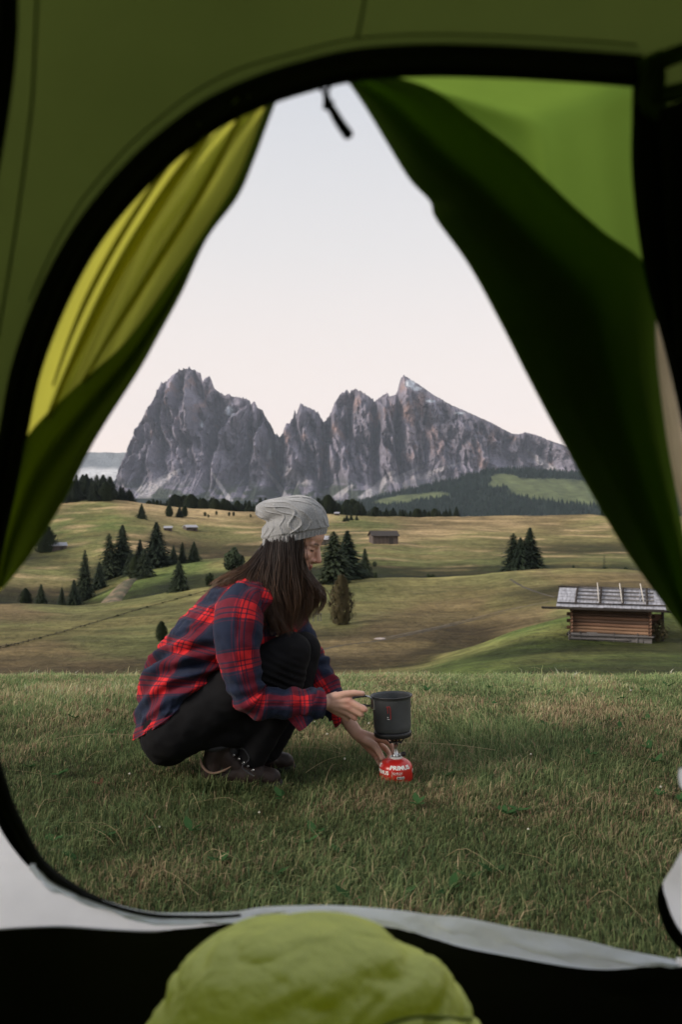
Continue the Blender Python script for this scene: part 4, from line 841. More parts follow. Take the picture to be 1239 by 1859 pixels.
# zip band: a flat webbing 24 mm wide with a raised zipper coil
def band(name, path, half, m, lift=0.004, thick=0.003):
    P = np.asarray(path); T = np.gradient(P, axis=0); T /= np.linalg.norm(T, axis=1)[:, None]; nrm = np.tile(np.array([0, -1.0, 0.25]), (len(P), 1)); nrm -= T * (nrm * T).sum(1)[:, None]; nrm /= np.linalg.norm(nrm, axis=1)[:, None]
    S = np.cross(T, nrm); hw = np.broadcast_to(np.asarray(half, float), (len(P),))[:, None]; rows = []
    for s, o in ((-1, lift), (-0.55, lift + 0.002), (-0.12, lift + 0.002), (0, lift + 0.006), (0.12, lift + 0.002), (0.55, lift + 0.002), (1, lift), (1, -thick), (-1, -thick)): rows.append(P + S * hw * s + nrm * o)
    G = np.stack(rows, 1); return tpart(name, G.reshape(-1, 3), grid_faces(len(P), 9, False, True), m)
bp2 = catmull(np.array(DOOR_TOP[9:], float), 130); band('door_zip', [TW(a, b, 0.002) for a, b in bp2], np.interp(np.linspace(0, 1, 130), [0, 0.3, 0.6, 0.8, 1], [0.0120, 0.0120, 0.0125, 0.0115, 0.009]), M_black)
rp2 = catmull(np.array(DOOR_TOP[:10], float)[::-1] + np.array([(6, 0)] * 10), 60); band('door_pole_sleeve', [TW(a, b, 0.004) for a, b in rp2], np.interp(np.linspace(0, 1, 60), [0, 0.25, 0.45, 1], [0.006, 0.012, 0.0145, 0.015]), M_black)
lp2 = catmull(np.array(DOOR_LOW, float), 70); band('door_zip', [TW(a, b, 0.002) for a, b in lp2], np.interp(np.linspace(0, 1, 70), [0, 0.3, 0.55, 0.75, 1], [0.010, 0.012, 0.006, 0.003, 0.003]), M_black)
def seam(pts, r=0.0010, off=0.004):
    Q = catmull(np.array(pts, float), 40); tpart('seam', *tube(np.array([TW(a, b, off) for a, b in Q]), r, 6), M_dark)
seam([(a - 22 * (1 if a < 500 else 0.2), b - 46) for a, b in DOOR_TOP[9:22]], 0.0007); seam([(70, -60), (64, 60), (58, 180), (40, 330), (18, 480), (-10, 640)]); seam([(668, -80), (664, -10), (655, 40), (648, 72)])
# white lower panels and the black groundsheet tub
low_w = catmull(np.array([arch(0.96 * math.pi)] + [TW(a, b) for a, b in [(-420, 1690), (-200, 1691), (-60, 1690), (40, 1684), (120, 1681), (210, 1686), (300, 1690), (400, 1681)]]), 70)
LB = low_w; LA = np.array([TW(a, b) for a, b in lp2]); G = strip(LA, LB, 10, on_wall); tpart('white_panel', G.reshape(-1, 3), grid_faces(70, 10), M_white)
ra = catmull(np.array([(1325, 1420), (1318, 1520), (1298, 1620), (1268, 1700), (1240, 1745)], float), 30); rb = catmull(np.array([arch(0.04 * math.pi)] + [TW(a, b) for a, b in [(1700, 1690), (1450, 1720), (1250, 1752)]]), 30)
G = strip(np.array([TW(a, b) for a, b in ra]), rb, 8, on_wall); tpart('white_panel', G.reshape(-1, 3), grid_faces(30, 8), M_white)
tub = catmull(np.array([arch(0.96 * math.pi)] + [TW(a, b, 0.004) for a, b in [(-420, 1688), (-200, 1689), (-60, 1688), (40, 1682), (120, 1679), (210, 1684), (300, 1688), (400, 1679), (500, 1664), (600, 1668), (700, 1682), (800, 1704), (900, 1728), (1000, 1744), (1090, 1756), (1170, 1750), (1240, 1742), (1400, 1716), (1700, 1686)]] + [arch(0.04 * math.pi)]), 120)
TA = tub; TB = TA.copy(); TB[:, 2] = 0.012; TB[:, 1] += 0.03
G = strip(TA, TB, 10); G[..., 1] += 0.008 * pn(G[..., 0] * 6, G[..., 2] * 6, 2.0); tpart('groundsheet_wall', G.reshape(-1, 3), grid_faces(120, 10), M_tub)
# sill: slack white cloth roll along the foot of the door
su = np.array([(60, 1560), (90, 1592), (140, 1618), (220, 1644), (280, 1656), (350, 1657), (425, 1655), (475, 1647), (545, 1644), (620, 1644), (720, 1652), (785, 1661), (845, 1666), (945, 1686), (1045, 1703), (1120, 1721), (1180, 1733), (1226, 1742)], float)
sl = np.array([(64, 1566), (97, 1602), (146, 1627), (222, 1655), (282, 1668), (350, 1672), (425, 1671), (475, 1661), (545, 1659), (620, 1668), (720, 1684), (785, 1703), (845, 1721), (945, 1740), (1045, 1757), (1120, 1760), (1180, 1750), (1228, 1746)], float)
u_, l_ = catmull(su, 120), catmull(sl, 120); nv = 14; G = np.zeros((120, nv, 3))
for i in range(120):
    a, b = TW(*u_[i], 0.004), TW(*l_[i], 0.008)
    for j in range(nv):
        s = j / (nv - 1); wr = 0.010 * float(pn(i * 0.10, s * 2.5, 4.0)) + 0.006 * float(pn(i * 0.33, s * 4, 1.0)); G[i, j] = a * (1 - s) + b * s + np.array([0, -0.016 * math.sin(math.pi * s) - wr * math.sin(math.pi * s) * 2, 0.0])
tpart('door_sill', G.reshape(-1, 3), grid_faces(120, nv), M_greywhite)
hem = [(0.5 * TW(*u_[i], 0.014) + 0.5 * TW(*l_[i], 0.014)) if i < 44 else TW(*(l_[i] * 0.88 + u_[i] * 0.12), 0.016) for i in range(14, 52)]; tpart('sill_piping', *tube(np.array(hem), 0.0022, 6), M_black)
# shell of the dome: closes the tent over and behind the camera
nphi = 80; ph = np.linspace(0.0, 1.0, nphi) * math.pi; rings = [np.array([arch(p, None, 0.94, 1.30) - np.array([0, 0.006, 0]) for p in ph]), np.array([arch(p) - np.array([0, 0.03, 0]) for p in ph])]
for y, wx, hz in ((0.35, 1.06, 1.42), (-0.1, 1.10, 1.46), (-0.6, 1.02, 1.36), (-1.1, 0.80, 1.02), (-1.45, 0.45, 0.55), (-1.55, 0.02, 0.03)): rings.append(np.array([arch(p, y, wx, hz) for p in ph]))
G = np.stack(rings, 0); tpart('roof_shell', G.reshape(-1, 3), grid_faces(len(rings), nphi), M_wall)
fl = [np.array([(x, y, 0.012 + 0.003 * math.sin(9 * x + 7 * y)) for x in np.linspace(-w_, w_, 12)]) for y, w_ in ((1.14, 0.95), (0.6, 1.05), (0.1, 1.1), (-0.5, 1.03), (-1.1, 0.8), (-1.5, 0.35))]
tpart('groundsheet', np.stack(fl, 0).reshape(-1, 3), grid_faces(6, 12), M_tub)
# ---- door flaps, drawn aside
def flap(name, att, free, m, nu, nv, fold, off0, off1, parent=None):
    A_ = catmull(np.array(att, float), nu); B_ = catmull(np.array(free, float), nu); G = np.zeros((nu, nv, 3))
    for i in range(nu):
        for j in range(nv):
            s = j / (nv - 1); p = A_[i] * (1 - s) + B_[i] * s; t = i / (nu - 1); G[i, j] = TW(p[0], p[1], off0 * (1 - s) + off1 * s + fold(s, t))
    return tpart(name, G.reshape(-1, 3), grid_faces(nu, nv), m, parent)
L_att = [(500, 150), (400, 200), (300, 270), (230, 337), (165, 417), (115, 502), (75, 592), (45, 682), (25, 782), (0, 900), (-18, 1000), (-26, 1085)]
L_free = [(512, 158), (488, 220), (462, 290), (432, 358), (376, 434), (332, 528), (290, 606), (252, 674), (172, 800), (112, 916), (52, 1010), (8, 1066)]
def lfold(s, t):
    e = math.sin(math.pi * min(1, t * 1.05)) ** 0.6 if 0 < t < 0.95 else 0
    return -0.030 * e * math.sin(math.pi * s) + e * (0.012 * math.sin(11.5 * s + 1.8 * t) * math.sin(math.pi * min(1, s * 1.3)) + 0.010 * math.exp(-((s - 0.36 - 0.10 * math.sin(3 * t)) / 0.05) ** 2) + 0.008 * math.exp(-((s - 0.62) / 0.04) ** 2))
fL = flap('door_flap', L_att, L_free, M_flap, 90, 70, lfold, -0.002, -0.03)
# folded layers of darkened cloth, one laid in front, standing in for flap shade
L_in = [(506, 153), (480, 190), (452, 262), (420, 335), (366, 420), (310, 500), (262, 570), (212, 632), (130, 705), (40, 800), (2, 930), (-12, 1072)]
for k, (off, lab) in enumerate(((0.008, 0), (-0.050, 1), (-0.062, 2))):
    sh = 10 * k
    flap('fold_shade_layer', [(a - sh * 0.3 + 4, b + sh) for a, b in L_in], [(a - 1.5 * k, b) for a, b in L_free], M_dark, 80, 20, lambda s, t, k=k: (0.010 * math.sin(8 * s + 3 * t + k) + (0.004 if k == 0 else 0)) * math.sin(math.pi * s), off, off - 0.036 if k == 0 else off + 0.012, fL)
for pl, pw in (([(432, 178), (396, 215), (350, 278), (300, 348), (250, 428), (202, 512), (160, 596), (120, 680), (86, 760)], 11), ([(452, 172), (426, 232), (388, 306), (340, 388), (290, 466), (240, 546), (196, 616), (150, 690)], 8), ([(362, 222), (318, 282), (262, 360), (208, 446), (160, 536), (124, 620), (96, 700)], 6)):
    tw = [math.sin(math.pi * min(0.92, max(0.08, i / (len(pl) - 1)))) ** 0.7 for i in range(len(pl))]
    flap('pleat', [(a - pw * k_, b) for (a, b), k_ in zip(pl, tw)], [(a + pw * k_, b + pw * 0.6 * k_) for (a, b), k_ in zip(pl, tw)], M_flap, 40, 6, lambda s, t: 0.006 * math.sin(math.pi * s), 0.004, 0.004, fL)
R_att = [(618, 122), (760, 122), (900, 126), (1050, 134), (1160, 142), (1166, 210), (1172, 330), (1188, 500), (1194, 650), (1211, 790), (1234, 920), (1256, 1050), (1270, 1160)]
R_free = [(619, 132), (640, 160), (668, 202), (704, 262), (744, 326), (781, 366), (792, 398), (852, 482), (908, 584), (964, 694), (1024, 806), (1132, 992), (1240, 1142)]
def rfold(s, t):
    e = math.sin(math.pi * min(1, t * 1.02)) ** 0.6 if 0 < t < 0.98 else 0
    return -0.035 * e * math.sin(math.pi * s) + e * (0.006 * math.sin(9 * s + 4 * t) * math.sin(math.pi * s) + 0.004 * math.sin(23 * s + 2 * t) * math.sin(math.pi * s))
fR = flap('door_flap', R_att, R_free, M_flap_r, 90, 70, rfold, -0.002, -0.03)
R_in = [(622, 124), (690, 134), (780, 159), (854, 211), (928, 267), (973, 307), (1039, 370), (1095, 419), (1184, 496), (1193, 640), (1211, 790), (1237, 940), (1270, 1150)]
for k, off in enumerate((0.008, -0.052, -0.066)):  # darkened sheets added here too, painting the right flap's dim zone
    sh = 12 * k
    flap('fold_shade_layer', [(a - sh * 0.5, b + sh) for a, b in R_in], [(a + 1.5 * k, b) for a, b in R_free], M_dark, 80, 24, lambda s, t, k=k: 0.014 * math.sin(7 * s + 3 * t + k) * math.sin(math.pi * s), off, off - 0.036 if k == 0 else off + 0.012, fR)
# ---- small fittings
pull = catmull(np.array([(592, 168), (596, 188), (604, 200), (618, 224), (637, 250)], float), 18); PP = np.array([TW(a, b, 0.015) for a, b in pull]); rad = np.interp(np.linspace(0, 1, 18), [0, 0.2, 0.3, 0.42, 0.6, 0.95, 1], [0.002, 0.0032, 0.0055, 0.0030, 0.0036, 0.0042, 0.002])
pz = tpart('zip_pull', *tube(PP, rad, 8), M_black)
for a in ((572, 138), (604, 134)): tpart('cord', *tube(catmull(np.array([TW(a[0], a[1], 0.006), TW((a[0] * 1.2 + 592 * .8) / 2, 156, 0.012), TW(592, 172, 0.015)]), 8), 0.0014, 6), M_black, pz)
def web(name, pts, half, m, off): return band(name, [TW(a, b, off) for a, b in catmull(np.array(pts, float), 24)], half, m, 0.002, 0.002)
web('webbing_loop', [(1172, 132), (1200, 112), (1240, 96), (1300, 80)], 0.006, M_dark, 0.012); web('webbing_loop', [(1180, 100), (1186, 140), (1182, 182), (1200, 200)], 0.009, M_dark, 0.014); web('webbing_loop', [(1170, 178), (1210, 172), (1260, 160)], 0.006, M_dark, 0.012)
web('side_strap', [(1222, 190), (1230, 330), (1238, 480), (1250, 640)], 0.010, M_black, 0.016)
web('beige_strap', [(1188, 545), (1196, 610), (1206, 670), (1219, 750), (1234, 840), (1256, 940)], 0.0075, M_beige, -0.03)
web('pole_sleeve', [(30, -300), (14, -40), (12, 60), (2, 170), (-22, 320), (-60, 480), (-100, 700), (-130, 950)], 0.007, M_black, 0.004)
# white corner of the outer door, rolled at the right edge, with black piping
wc = [(1262, 1520), (1238, 1546), (1222, 1575), (1206, 1600), (1201, 1622), (1206, 1650), (1220, 1684), (1242, 1712), (1270, 1726)]; W1 = catmull(np.array(wc, float), 40); ctr = np.array([1300, 1620.0]); nv = 10; G = np.zeros((40, nv, 3))
for i in range(40):
    for j in range(nv): s = j / (nv - 1); p = W1[i] * (1 - s) + ctr * s; G[i, j] = TW(p[0], p[1], 0.03 + 0.03 * math.sin(s * 1.5))
cf = tpart('corner_flap', G.reshape(-1, 3), grid_faces(40, nv), M_white); tpart('piping', *tube(np.array([TW(a, b, 0.034) for a, b in W1[16:]]), np.interp(np.arange(24), [0, 6, 23], [0.001, 0.006, 0.010]), 8), M_black, cf)
W2 = catmull(np.array([(1236, 1394), (1233, 1406), (1238, 1430), (1260, 1445)], float), 12); G = np.zeros((12, 6, 3))
for i in range(12):
    for j in range(6): s = j / 5; p = W2[i] * (1 - s) + np.array([1300, 1410.0]) * s; G[i, j] = TW(p[0], p[1], 0.03)
tpart('toggle_tab', G.reshape(-1, 3), grid_faces(12, 6), M_white); tpart('toggle', *tube(np.array([TW(1240 + 26 * t, 1362 - 14 * t, 0.03) for t in np.linspace(0, 1, 6)]), [0.004, 0.009, 0.011, 0.011, 0.009, 0.004], 8), M_dark)
tpart('corner_tab', np.array([TW(1229, 1738, 0.014), TW(1262, 1742, 0.014), TW(1262, 1758, 0.014), TW(1229, 1754, 0.014)]), [(0, 1, 2, 3)], M_white)
# ---- sleeping bag bunched up in the doorway
M_bag = fabric('lime_nylon', (0.88, 0.93, 0.24), (0.98, 1.0, 0.24), 0.34, weave=0.8, gloss=0.06, var=0.10)
def bag():
    prof = np.array([(0.0, 0.262), (0.10, 0.245), (0.22, 0.212), (0.33, 0.178), (0.400, 0.154), (0.432, 0.136), (0.456, 0.119), (0.480, 0.093), (0.4945, 0.062), (0.4995, 0.036), (0.502, 0.012), (0.5022, 0.001)])
    nz, na = 110, 140; s = np.linspace(0, 1, nz); pr = catmull(prof[:, ::-1], nz); r, z = pr[:, 0] * 1.08, pr[:, 1]; a = np.linspace(0, 2 * np.pi, na, endpoint=False); A2, S2 = np.meshgrid(a, s, indexing='ij'); Rr = np.interp(S2, s, r); Zz = np.interp(S2, s, z)
    X = Rr * np.cos(A2); Y = Rr * np.sin(A2) * 0.72
    seam = Zz + 0.030 * np.cos(A2 - 2.0) + 0.020 * np.sin(2 * A2)
    puff = np.abs(np.sin((seam - 0.012) * math.pi / 0.082)) ** 0.5; k = sstep(0.0, 0.11, Rr)
    wr = 0.010 * fbm(X * 8 + Zz * 4, Y * 9, Zz * 12, 2) + 0.013 * (ridged(X * 9 + 12 * Zz, Zz * 24 - 8 * X, Y * 8, 3) - 1.0) * 0.8
    crs = ridged(X * 7 + 14 * Zz + 2 * pn(X * 9, Y * 9, Zz * 9), Zz * 20 - 9 * X, Y * 6, 3); dr = (0.010 * (puff - 0.75) + 0.004 * fbm(X * 7, Y * 7, Zz * 9, 2) - 0.011 * np.maximum(crs - 1.0, 0)) * k
    X += dr * np.cos(A2); Y += dr * np.sin(A2); Zz = Zz + dr * 0.6 + 0.012 * np.cos(A2 - 2.3) * k
    V = np.stack([X, Y, Zz + 0.012], -1).reshape(-1, 3); return raw_mesh('sleeping_bag', V, grid_faces(na, nz, True, False))
sb = tag(obj('sleeping_bag', bag(), M_bag, None, (-0.020, 0.79, -0.026)), 'lime green quilted sleeping bag bunched up inside the tent door', 'sleeping bag')
M_thread = fabric('olive_thread', (0.24, 0.30, 0.04), (0.1, 0.12, 0.02), 0.2)
_bp = np.array([(0.0, 0.262), (0.10, 0.245), (0.22, 0.212), (0.33, 0.178), (0.400, 0.154), (0.432, 0.136), (0.456, 0.119), (0.480, 0.093), (0.4945, 0.062), (0.4995, 0.036)])
for lv in (0.258, 0.340, 0.422):                       # stitched baffle seams round the bag
    a_ = np.linspace(0, 2 * np.pi, 90); zz_ = np.clip(lv - 0.030 * np.cos(a_ - 2.0) - 0.020 * np.sin(2 * a_), 0.02, 0.49); rr_ = np.interp(zz_, _bp[:, 0], _bp[:, 1]) * 1.08 - 0.0065
    obj('baffle_seam', raw_mesh('baffle_seam', *tube(np.stack([rr_ * np.cos(a_), rr_ * np.sin(a_) * 0.72, zz_ + 0.008 + 0.012 * np.cos(a_ - 2.3)], 1), 0.0018, 5, False)), M_thread, sb)
# ================================================================== PERSON
WY = 2.87
def W(px, py, dy=0.0): return np.array(PX(px, py, WY + dy))
PO = np.array([W(440, 1415, 0.0)[0], WY, 0.0])            # the figure's base, between the feet
def capsule(a, b, ra, rb, n=14, flat=None):
    """closed tapered capsule"""
    a, b = np.array(a, float), np.array(b, float); d = b - a; ln = np.linalg.norm(d); d = d / (ln + 1e-9); P, Rr = [], []
    for t in np.linspace(-math.pi / 2, 0, 5): P.append(a + d * ra * math.sin(t)); Rr.append(max(1e-4, ra * math.cos(t)))
    for t in np.linspace(0, 1, max(3, int(ln / 0.02)))[1:-1]: P.append(a + (b - a) * t); Rr.append(ra + (rb - ra) * t)
    for t in np.linspace(0, math.pi / 2, 5): P.append(b + d * rb * math.sin(t)); Rr.append(max(1e-4, rb * math.cos(t)))
    return tube(np.array(P), np.array(Rr), n)
def ellipsoid(c, r, Mx=None, n=20):
    u, v = np.meshgrid(np.linspace(0, 2 * np.pi, n, endpoint=False), np.linspace(0.02, np.pi - 0.02, n // 2 + 2), indexing='ij')
    V = np.stack([r[0] * np.cos(u) * np.sin(v), r[1] * np.sin(u) * np.sin(v), r[2] * np.cos(v)], -1).reshape(-1, 3)
    if Mx is not None: V = V @ np.asarray(Mx).T
    k = n // 2 + 2; Fq = [tuple(q) for q in grid_faces(n, k, True, False)] + [tuple(i * k for i in range(n)), tuple(i * k + k - 1 for i in range(n))[::-1]]
    return V + np.array(c), Fq
def remesh(name, parts, vox, smooth=4, fac=0.5):
    V, Fc = join(parts); me = raw_mesh(name, V, Fc); o = bpy.data.objects.new('tmp', me); COL.objects.link(o)
    bm = bmesh.new(); bm.from_mesh(me); bmesh.ops.recalc_face_normals(bm, faces=bm.faces); bm.to_mesh(me); bm.free()
    m = o.modifiers.new('r', 'REMESH'); m.mode = 'VOXEL'; m.voxel_size = vox; m.use_smooth_shade = True
    if smooth: s = o.modifiers.new('s', 'SMOOTH'); s.iterations = smooth; s.factor = fac
    dg = bpy.context.evaluated_depsgraph_get(); me2 = bpy.data.meshes.new_from_object(o.evaluated_get(dg)); me2.name = name
    bpy.data.objects.remove(o); bpy.data.meshes.remove(me); me2.polygons.foreach_set('use_smooth', np.full(len(me2.polygons), True)); return me2
def verts(me): a = np.empty(len(me.vertices) * 3, np.float32); me.vertices.foreach_get('co', a); return a.reshape(-1, 3)
def set_verts(me, V): me.vertices.foreach_set('co', np.asarray(V, np.float32).ravel()); me.update()
def shift(me, off): set_verts(me, verts(me) - off); return me
# ---- head frame
_pit, _yaw = R(25), R(13)
HO = W(533, 981, 0.0)
hf = np.array([math.cos(_pit) * math.cos(_yaw), -math.cos(_pit) * math.sin(_yaw), -math.sin(_pit)]); hl = np.array([math.sin(_yaw), math.cos(_yaw), 0.0]); hu = np.cross(hf, hl)
HM = np.stack([hf, hl, hu], 1)
def H(x, y, z): return HO + HM @ np.array([x, y, z])
parts = []
for c, r in (((-.012, 0, .028), (.098, .076, .088)), ((.030, 0, -.030), (.060, .060, .080)), ((.052, 0, -.086), (.036, .036, .026)), ((.012, .036, -.060), (.046, .026, .036)), ((.012, -.036, -.060), (.046, .026, .036)), ((.056, .036, -.020), (.030, .026, .024)), ((.056, -.036, -.020), (.030, .026, .024)), ((.060, 0, .045), (.032, .055, .035)), ((.072, 0, -.056), (.021, .028, .026))):
    parts.append(ellipsoid(H(*c), r, HM))
for a, b, ra, rb in (((.086, 0, .016), (.1085, 0, -.024), .0075, .0100), ((.1085, 0, -.024), (.094, 0, -.034), .0100, .008), ((.093, .010, -.030), (.088, .012, -.032), .0075, .007), ((.093, -.010, -.030), (.088, -.012, -.032), .0075, .007), ((.081, .012, .025), (.074, .042, .023), .0105, .009), ((.081, -.012, .025), (.074, -.042, .023), .0105, .009),
                     ((.0925, .000, -.052), (.083, .019, -.056), .0062, .0045), ((.0925, .000, -.052), (.083, -.019, -.056), .0062, .0045), ((.0905, 0, -.0635), (.082, .015, -.0615), .0070, .0050), ((.0905, 0, -.0635), (.082, -.015, -.0615), .0070, .0050), ((.078, .008, -.092), (.078, -.008, -.092), .015, .015),
                     ((.0735, .024, .006), (.0705, .038, .005), .0115, .0105), ((.0735, -.024, .006), (.0705, -.038, .005), .0115, .0105)):
    parts.append(capsule(H(*a), H(*b), ra, rb, 12))
for s in (-1, 1): parts.append(ellipsoid(H(-.005, s * .074, -.012), (.020, .008, .032), HM))
NB = W(478, 1040, 0.0); parts.append(capsule(H(-.030, 0, -.055), NB, .050, .054)); parts.append(capsule(NB, W(440, 1095, 0), .06, .09))
# torso, arms and legs under the clothes
for a, b, ra, rb in ((W(440, 1095), W(375, 1185), .105, .10), (W(375, 1185), W(325, 1295), .10, .115), (W(440, 1090, -.06), W(442, 1092, -.12), .07, .05), (W(480, 1085, .06), W(500, 1095, .13), .07, .05),
                     (W(440, 1092, -.12), W(430, 1150, -.19), .045, .044), (W(430, 1150, -.19), W(462, 1275, -.20), .042, .034), (W(462, 1275, -.20), W(520, 1277, -.18), .036, .034), (W(520, 1277, -.18), W(588, 1275, -.155), .033, .0235),
                     (W(502, 1096, .14), W(560, 1195, .165), .044, .038), (W(560, 1195, .165), W(600, 1262, .12), .036, .031), (W(600, 1262, .12), W(648, 1331, .06), .031, .0225),
                     (W(320, 1315, -.09), W(528, 1187, -.11), .085, .045), (W(528, 1187, -.11), W(455, 1372, -.075), .045, .034), (W(325, 1310, .09), W(548, 1180, .10), .085, .045), (W(548, 1180, .10), W(482, 1365, .075), .045, .034)):
    parts.append(capsule(a, b, ra, rb))
def finger(pts, r):
    P = [W(*p) for p in pts]
    for i in range(len(P) - 1): parts.append(capsule(P[i], P[i + 1], r[i], r[i + 1], 10))
# near hand: back of the hand to the camera, thumb on top of the pot handle, fingers closed under it
wr = W(590, 1275, -.153)
for q, r in (((634, 1272, -.158), .0125), ((633, 1283, -.158), .0125), ((628, 1292, -.150), .012), ((620, 1297, -.138), .0115)): parts.append(capsule(wr, W(*q), .0185, r, 12))
parts.append(capsule(W(600, 1272, -.150), W(622, 1288, -.150), .020, .014)); parts.append(capsule(W(594, 1272, -.150), W(610, 1264, -.150), .019, .0155))
finger([(604, 1267, -.155), (626, 1260, -.158), (645, 1258, -.156), (659, 1259, -.154)], [.0150, .0120, .0108, .0085])
finger([(634, 1273, -.158), (663, 1288, -.166), (659, 1284, -.142), (647, 1279, -.136)], [.0120, .0098, .0088, .0080])
finger([(633, 1284, -.158), (656, 1297, -.158), (653, 1289, -.132), (641, 1283, -.128)], [.0120, .0098, .0088, .0080])
finger([(628, 1292, -.150), (645, 1304, -.148), (643, 1295, -.124), (633, 1288, -.120)], [.0115, .0094, .0085, .0078])
finger([(620, 1297, -.138), (632, 1306, -.134), (631, 1299, -.112), (624, 1292, -.110)], [.0105, .0085, .0078, .0070])
# far hand: reaching down to the gas valve
wr = W(648, 1331, .060)
for q, r in (((688, 1341, .050), .0125), ((685, 1349, .066), .0125), ((679, 1357, .078), .012), ((671, 1361, .084), .011)): parts.append(capsule(wr, W(*q), .0190, r, 12))
parts.append(capsule(W(655, 1338, .060), W(676, 1352, .065), .021, .016)); parts.append(capsule(wr, W(666, 1345, .042), .018, .0155))
finger([(664, 1344, .042), (680, 1352, .022), (689, 1365, .004), (694, 1376, -.004)], [.0150, .0125, .0110, .0085])
finger([(688, 1341, .050), (705, 1347, .052), (713, 1356, .044), (714, 1365, .034)], [.0120, .0098, .0090, .0078])
finger([(685, 1349, .066), (700, 1358, .080), (708, 1369, .074), (706, 1378, .060)], [.0120, .0098, .0090, .0080])
finger([(679, 1357, .078), (692, 1370, .090), (699, 1381, .082), (700, 1387, .068)], [.0115, .0094, .0086, .0078])
finger([(671, 1361, .084), (682, 1374, .092), (688, 1384, .084), (691, 1389, .070)], [.0105, .0086, .0078, .0072])
body = remesh('person', parts, 0.0031, 5, 0.5); V = verts(body).astype(float)
# knuckles, tendons and skin colour
hl_ = (V - HO) @ HM; x, y, z = hl_.T; ay = np.abs(y)
col = np.tile(np.array([0.56, 0.335, 0.25]), (len(V), 1)); nse = fbm(V[:, 0] * 60, V[:, 1] * 60, V[:, 2] * 60, 3)[:, None]; col *= 1 + 0.10 * nse
def blend(mask, c): global col; col = col * (1 - mask[:, None]) + np.array(c) * mask[:, None]
face = (x > 0.03) & (np.abs(z) < 0.13) & (ay < 0.08)
g = lambda cx_, cy_, cz_, sx_, sy_, sz_: np.exp(-(((x - cx_) / sx_) ** 2 + ((ay - cy_) / sy_) ** 2 + ((z - cz_) / sz_) ** 2)) * face
blend(0.45 * g(.075, .040, -.028, .03, .022, .02), (0.52, 0.20, 0.15)); blend(0.5 * g(.112, 0, -.026, .014, .014, .012), (0.54, 0.22, 0.165))
blend(np.clip(1.6 * g(.094, .000, -.0575, .02, .017, .0085), 0, 1), (0.36, 0.105, 0.095)); blend(np.clip(1.3 * g(.094, 0, -.0575, .02, .016, .0018), 0, 1), (0.05, 0.015, 0.015))
brow = np.exp(-((z - (0.0270 - 0.10 * np.maximum(ay - 0.032, 0) + 0.12 * np.minimum(ay - 0.032, 0))) / 0.0032) ** 2) * sstep(0.012, 0.017, ay) * sstep(0.050, 0.042, ay) * (x > 0.06); blend(np.clip(brow * 1.1, 0, 0.85), (0.030, 0.018, 0.012))
lash = np.exp(-((z - (0.0005 + 0.0016 * ((ay - 0.031) / 0.012) ** 2)) / 0.0026) ** 2) * sstep(0.016, 0.020, ay) * sstep(0.046, 0.042, ay) * (x > 0.06); blend(np.clip(lash * 1.3, 0, 0.95), (0.018, 0.011, 0.009))
lid = np.exp(-((z - 0.0150) / 0.0016) ** 2) * sstep(0.017, 0.022, ay) * sstep(0.045, 0.040, ay) * (x > 0.06); blend(0.5 * lid, (0.22, 0.10, 0.075))
# nails and finger-tip flush
for tip in ((660, 1254, -.158), (695, 1377, -.010), (715, 1366, .028)):
    d = np.linalg.norm(V - W(*tip), axis=1); blend(0.55 * sstep(0.011, 0.005, d), (0.62, 0.40, 0.34))
for kx in ((634, 1272, -.170), (663, 1288, -.172), (633, 1284, -.170), (645, 1304, -.156), (705, 1345, .045), (688, 1338, .045), (657, 1334, .045)):
    d = np.linalg.norm(V - W(*kx), axis=1); blend(0.35 * sstep(0.020, 0.006, d), (0.52, 0.22, 0.17))
M_skin, t = new_mat('skin'); o_ = N(t, 'ShaderNodeOutputMaterial'); b = N(t, 'ShaderNodeBsdfPrincipled'); at = N(t, 'ShaderNodeAttribute', attribute_name='col'); L(t, at.outputs['Color'], b.inputs['Base Color']); b.inputs['Roughness'].default_value = 0.5; b.inputs['Specular IOR Level'].default_value = 0.35
b.inputs['Subsurface Weight'].default_value = 0.12; b.inputs['Subsurface Radius'].default_value = (0.010, 0.004, 0.002); b.inputs['Subsurface Scale'].default_value = 0.6
n = N(t, 'ShaderNodeTexNoise'); n.inputs['Scale'].default_value = 420; bp = N(t, 'ShaderNodeBump'); bp.inputs['Strength'].default_value = 0.12; bp.inputs['Distance'].default_value = 0.001; L(t, n.outputs[0], bp.inputs['Height']); L(t, bp.outputs[0], b.inputs['Normal']); L(t, b.outputs[0], o_.inputs[0])
set_verts(body, V - PO); add_col(body, np.clip(col, 0, 1))
person = tag(obj('person', body, M_skin, None, tuple(PO)), 'crouching camper in red and navy plaid shirt, grey beanie and black trousers lighting a stove', 'person')
def pobj(name, V, Fc, m, parent=None, uv=None):
    me = raw_mesh(name, np.asarray(V) - PO, Fc)
    if uv is not None: add_uv(me, uv)
    return obj(name, me, m, parent or person)
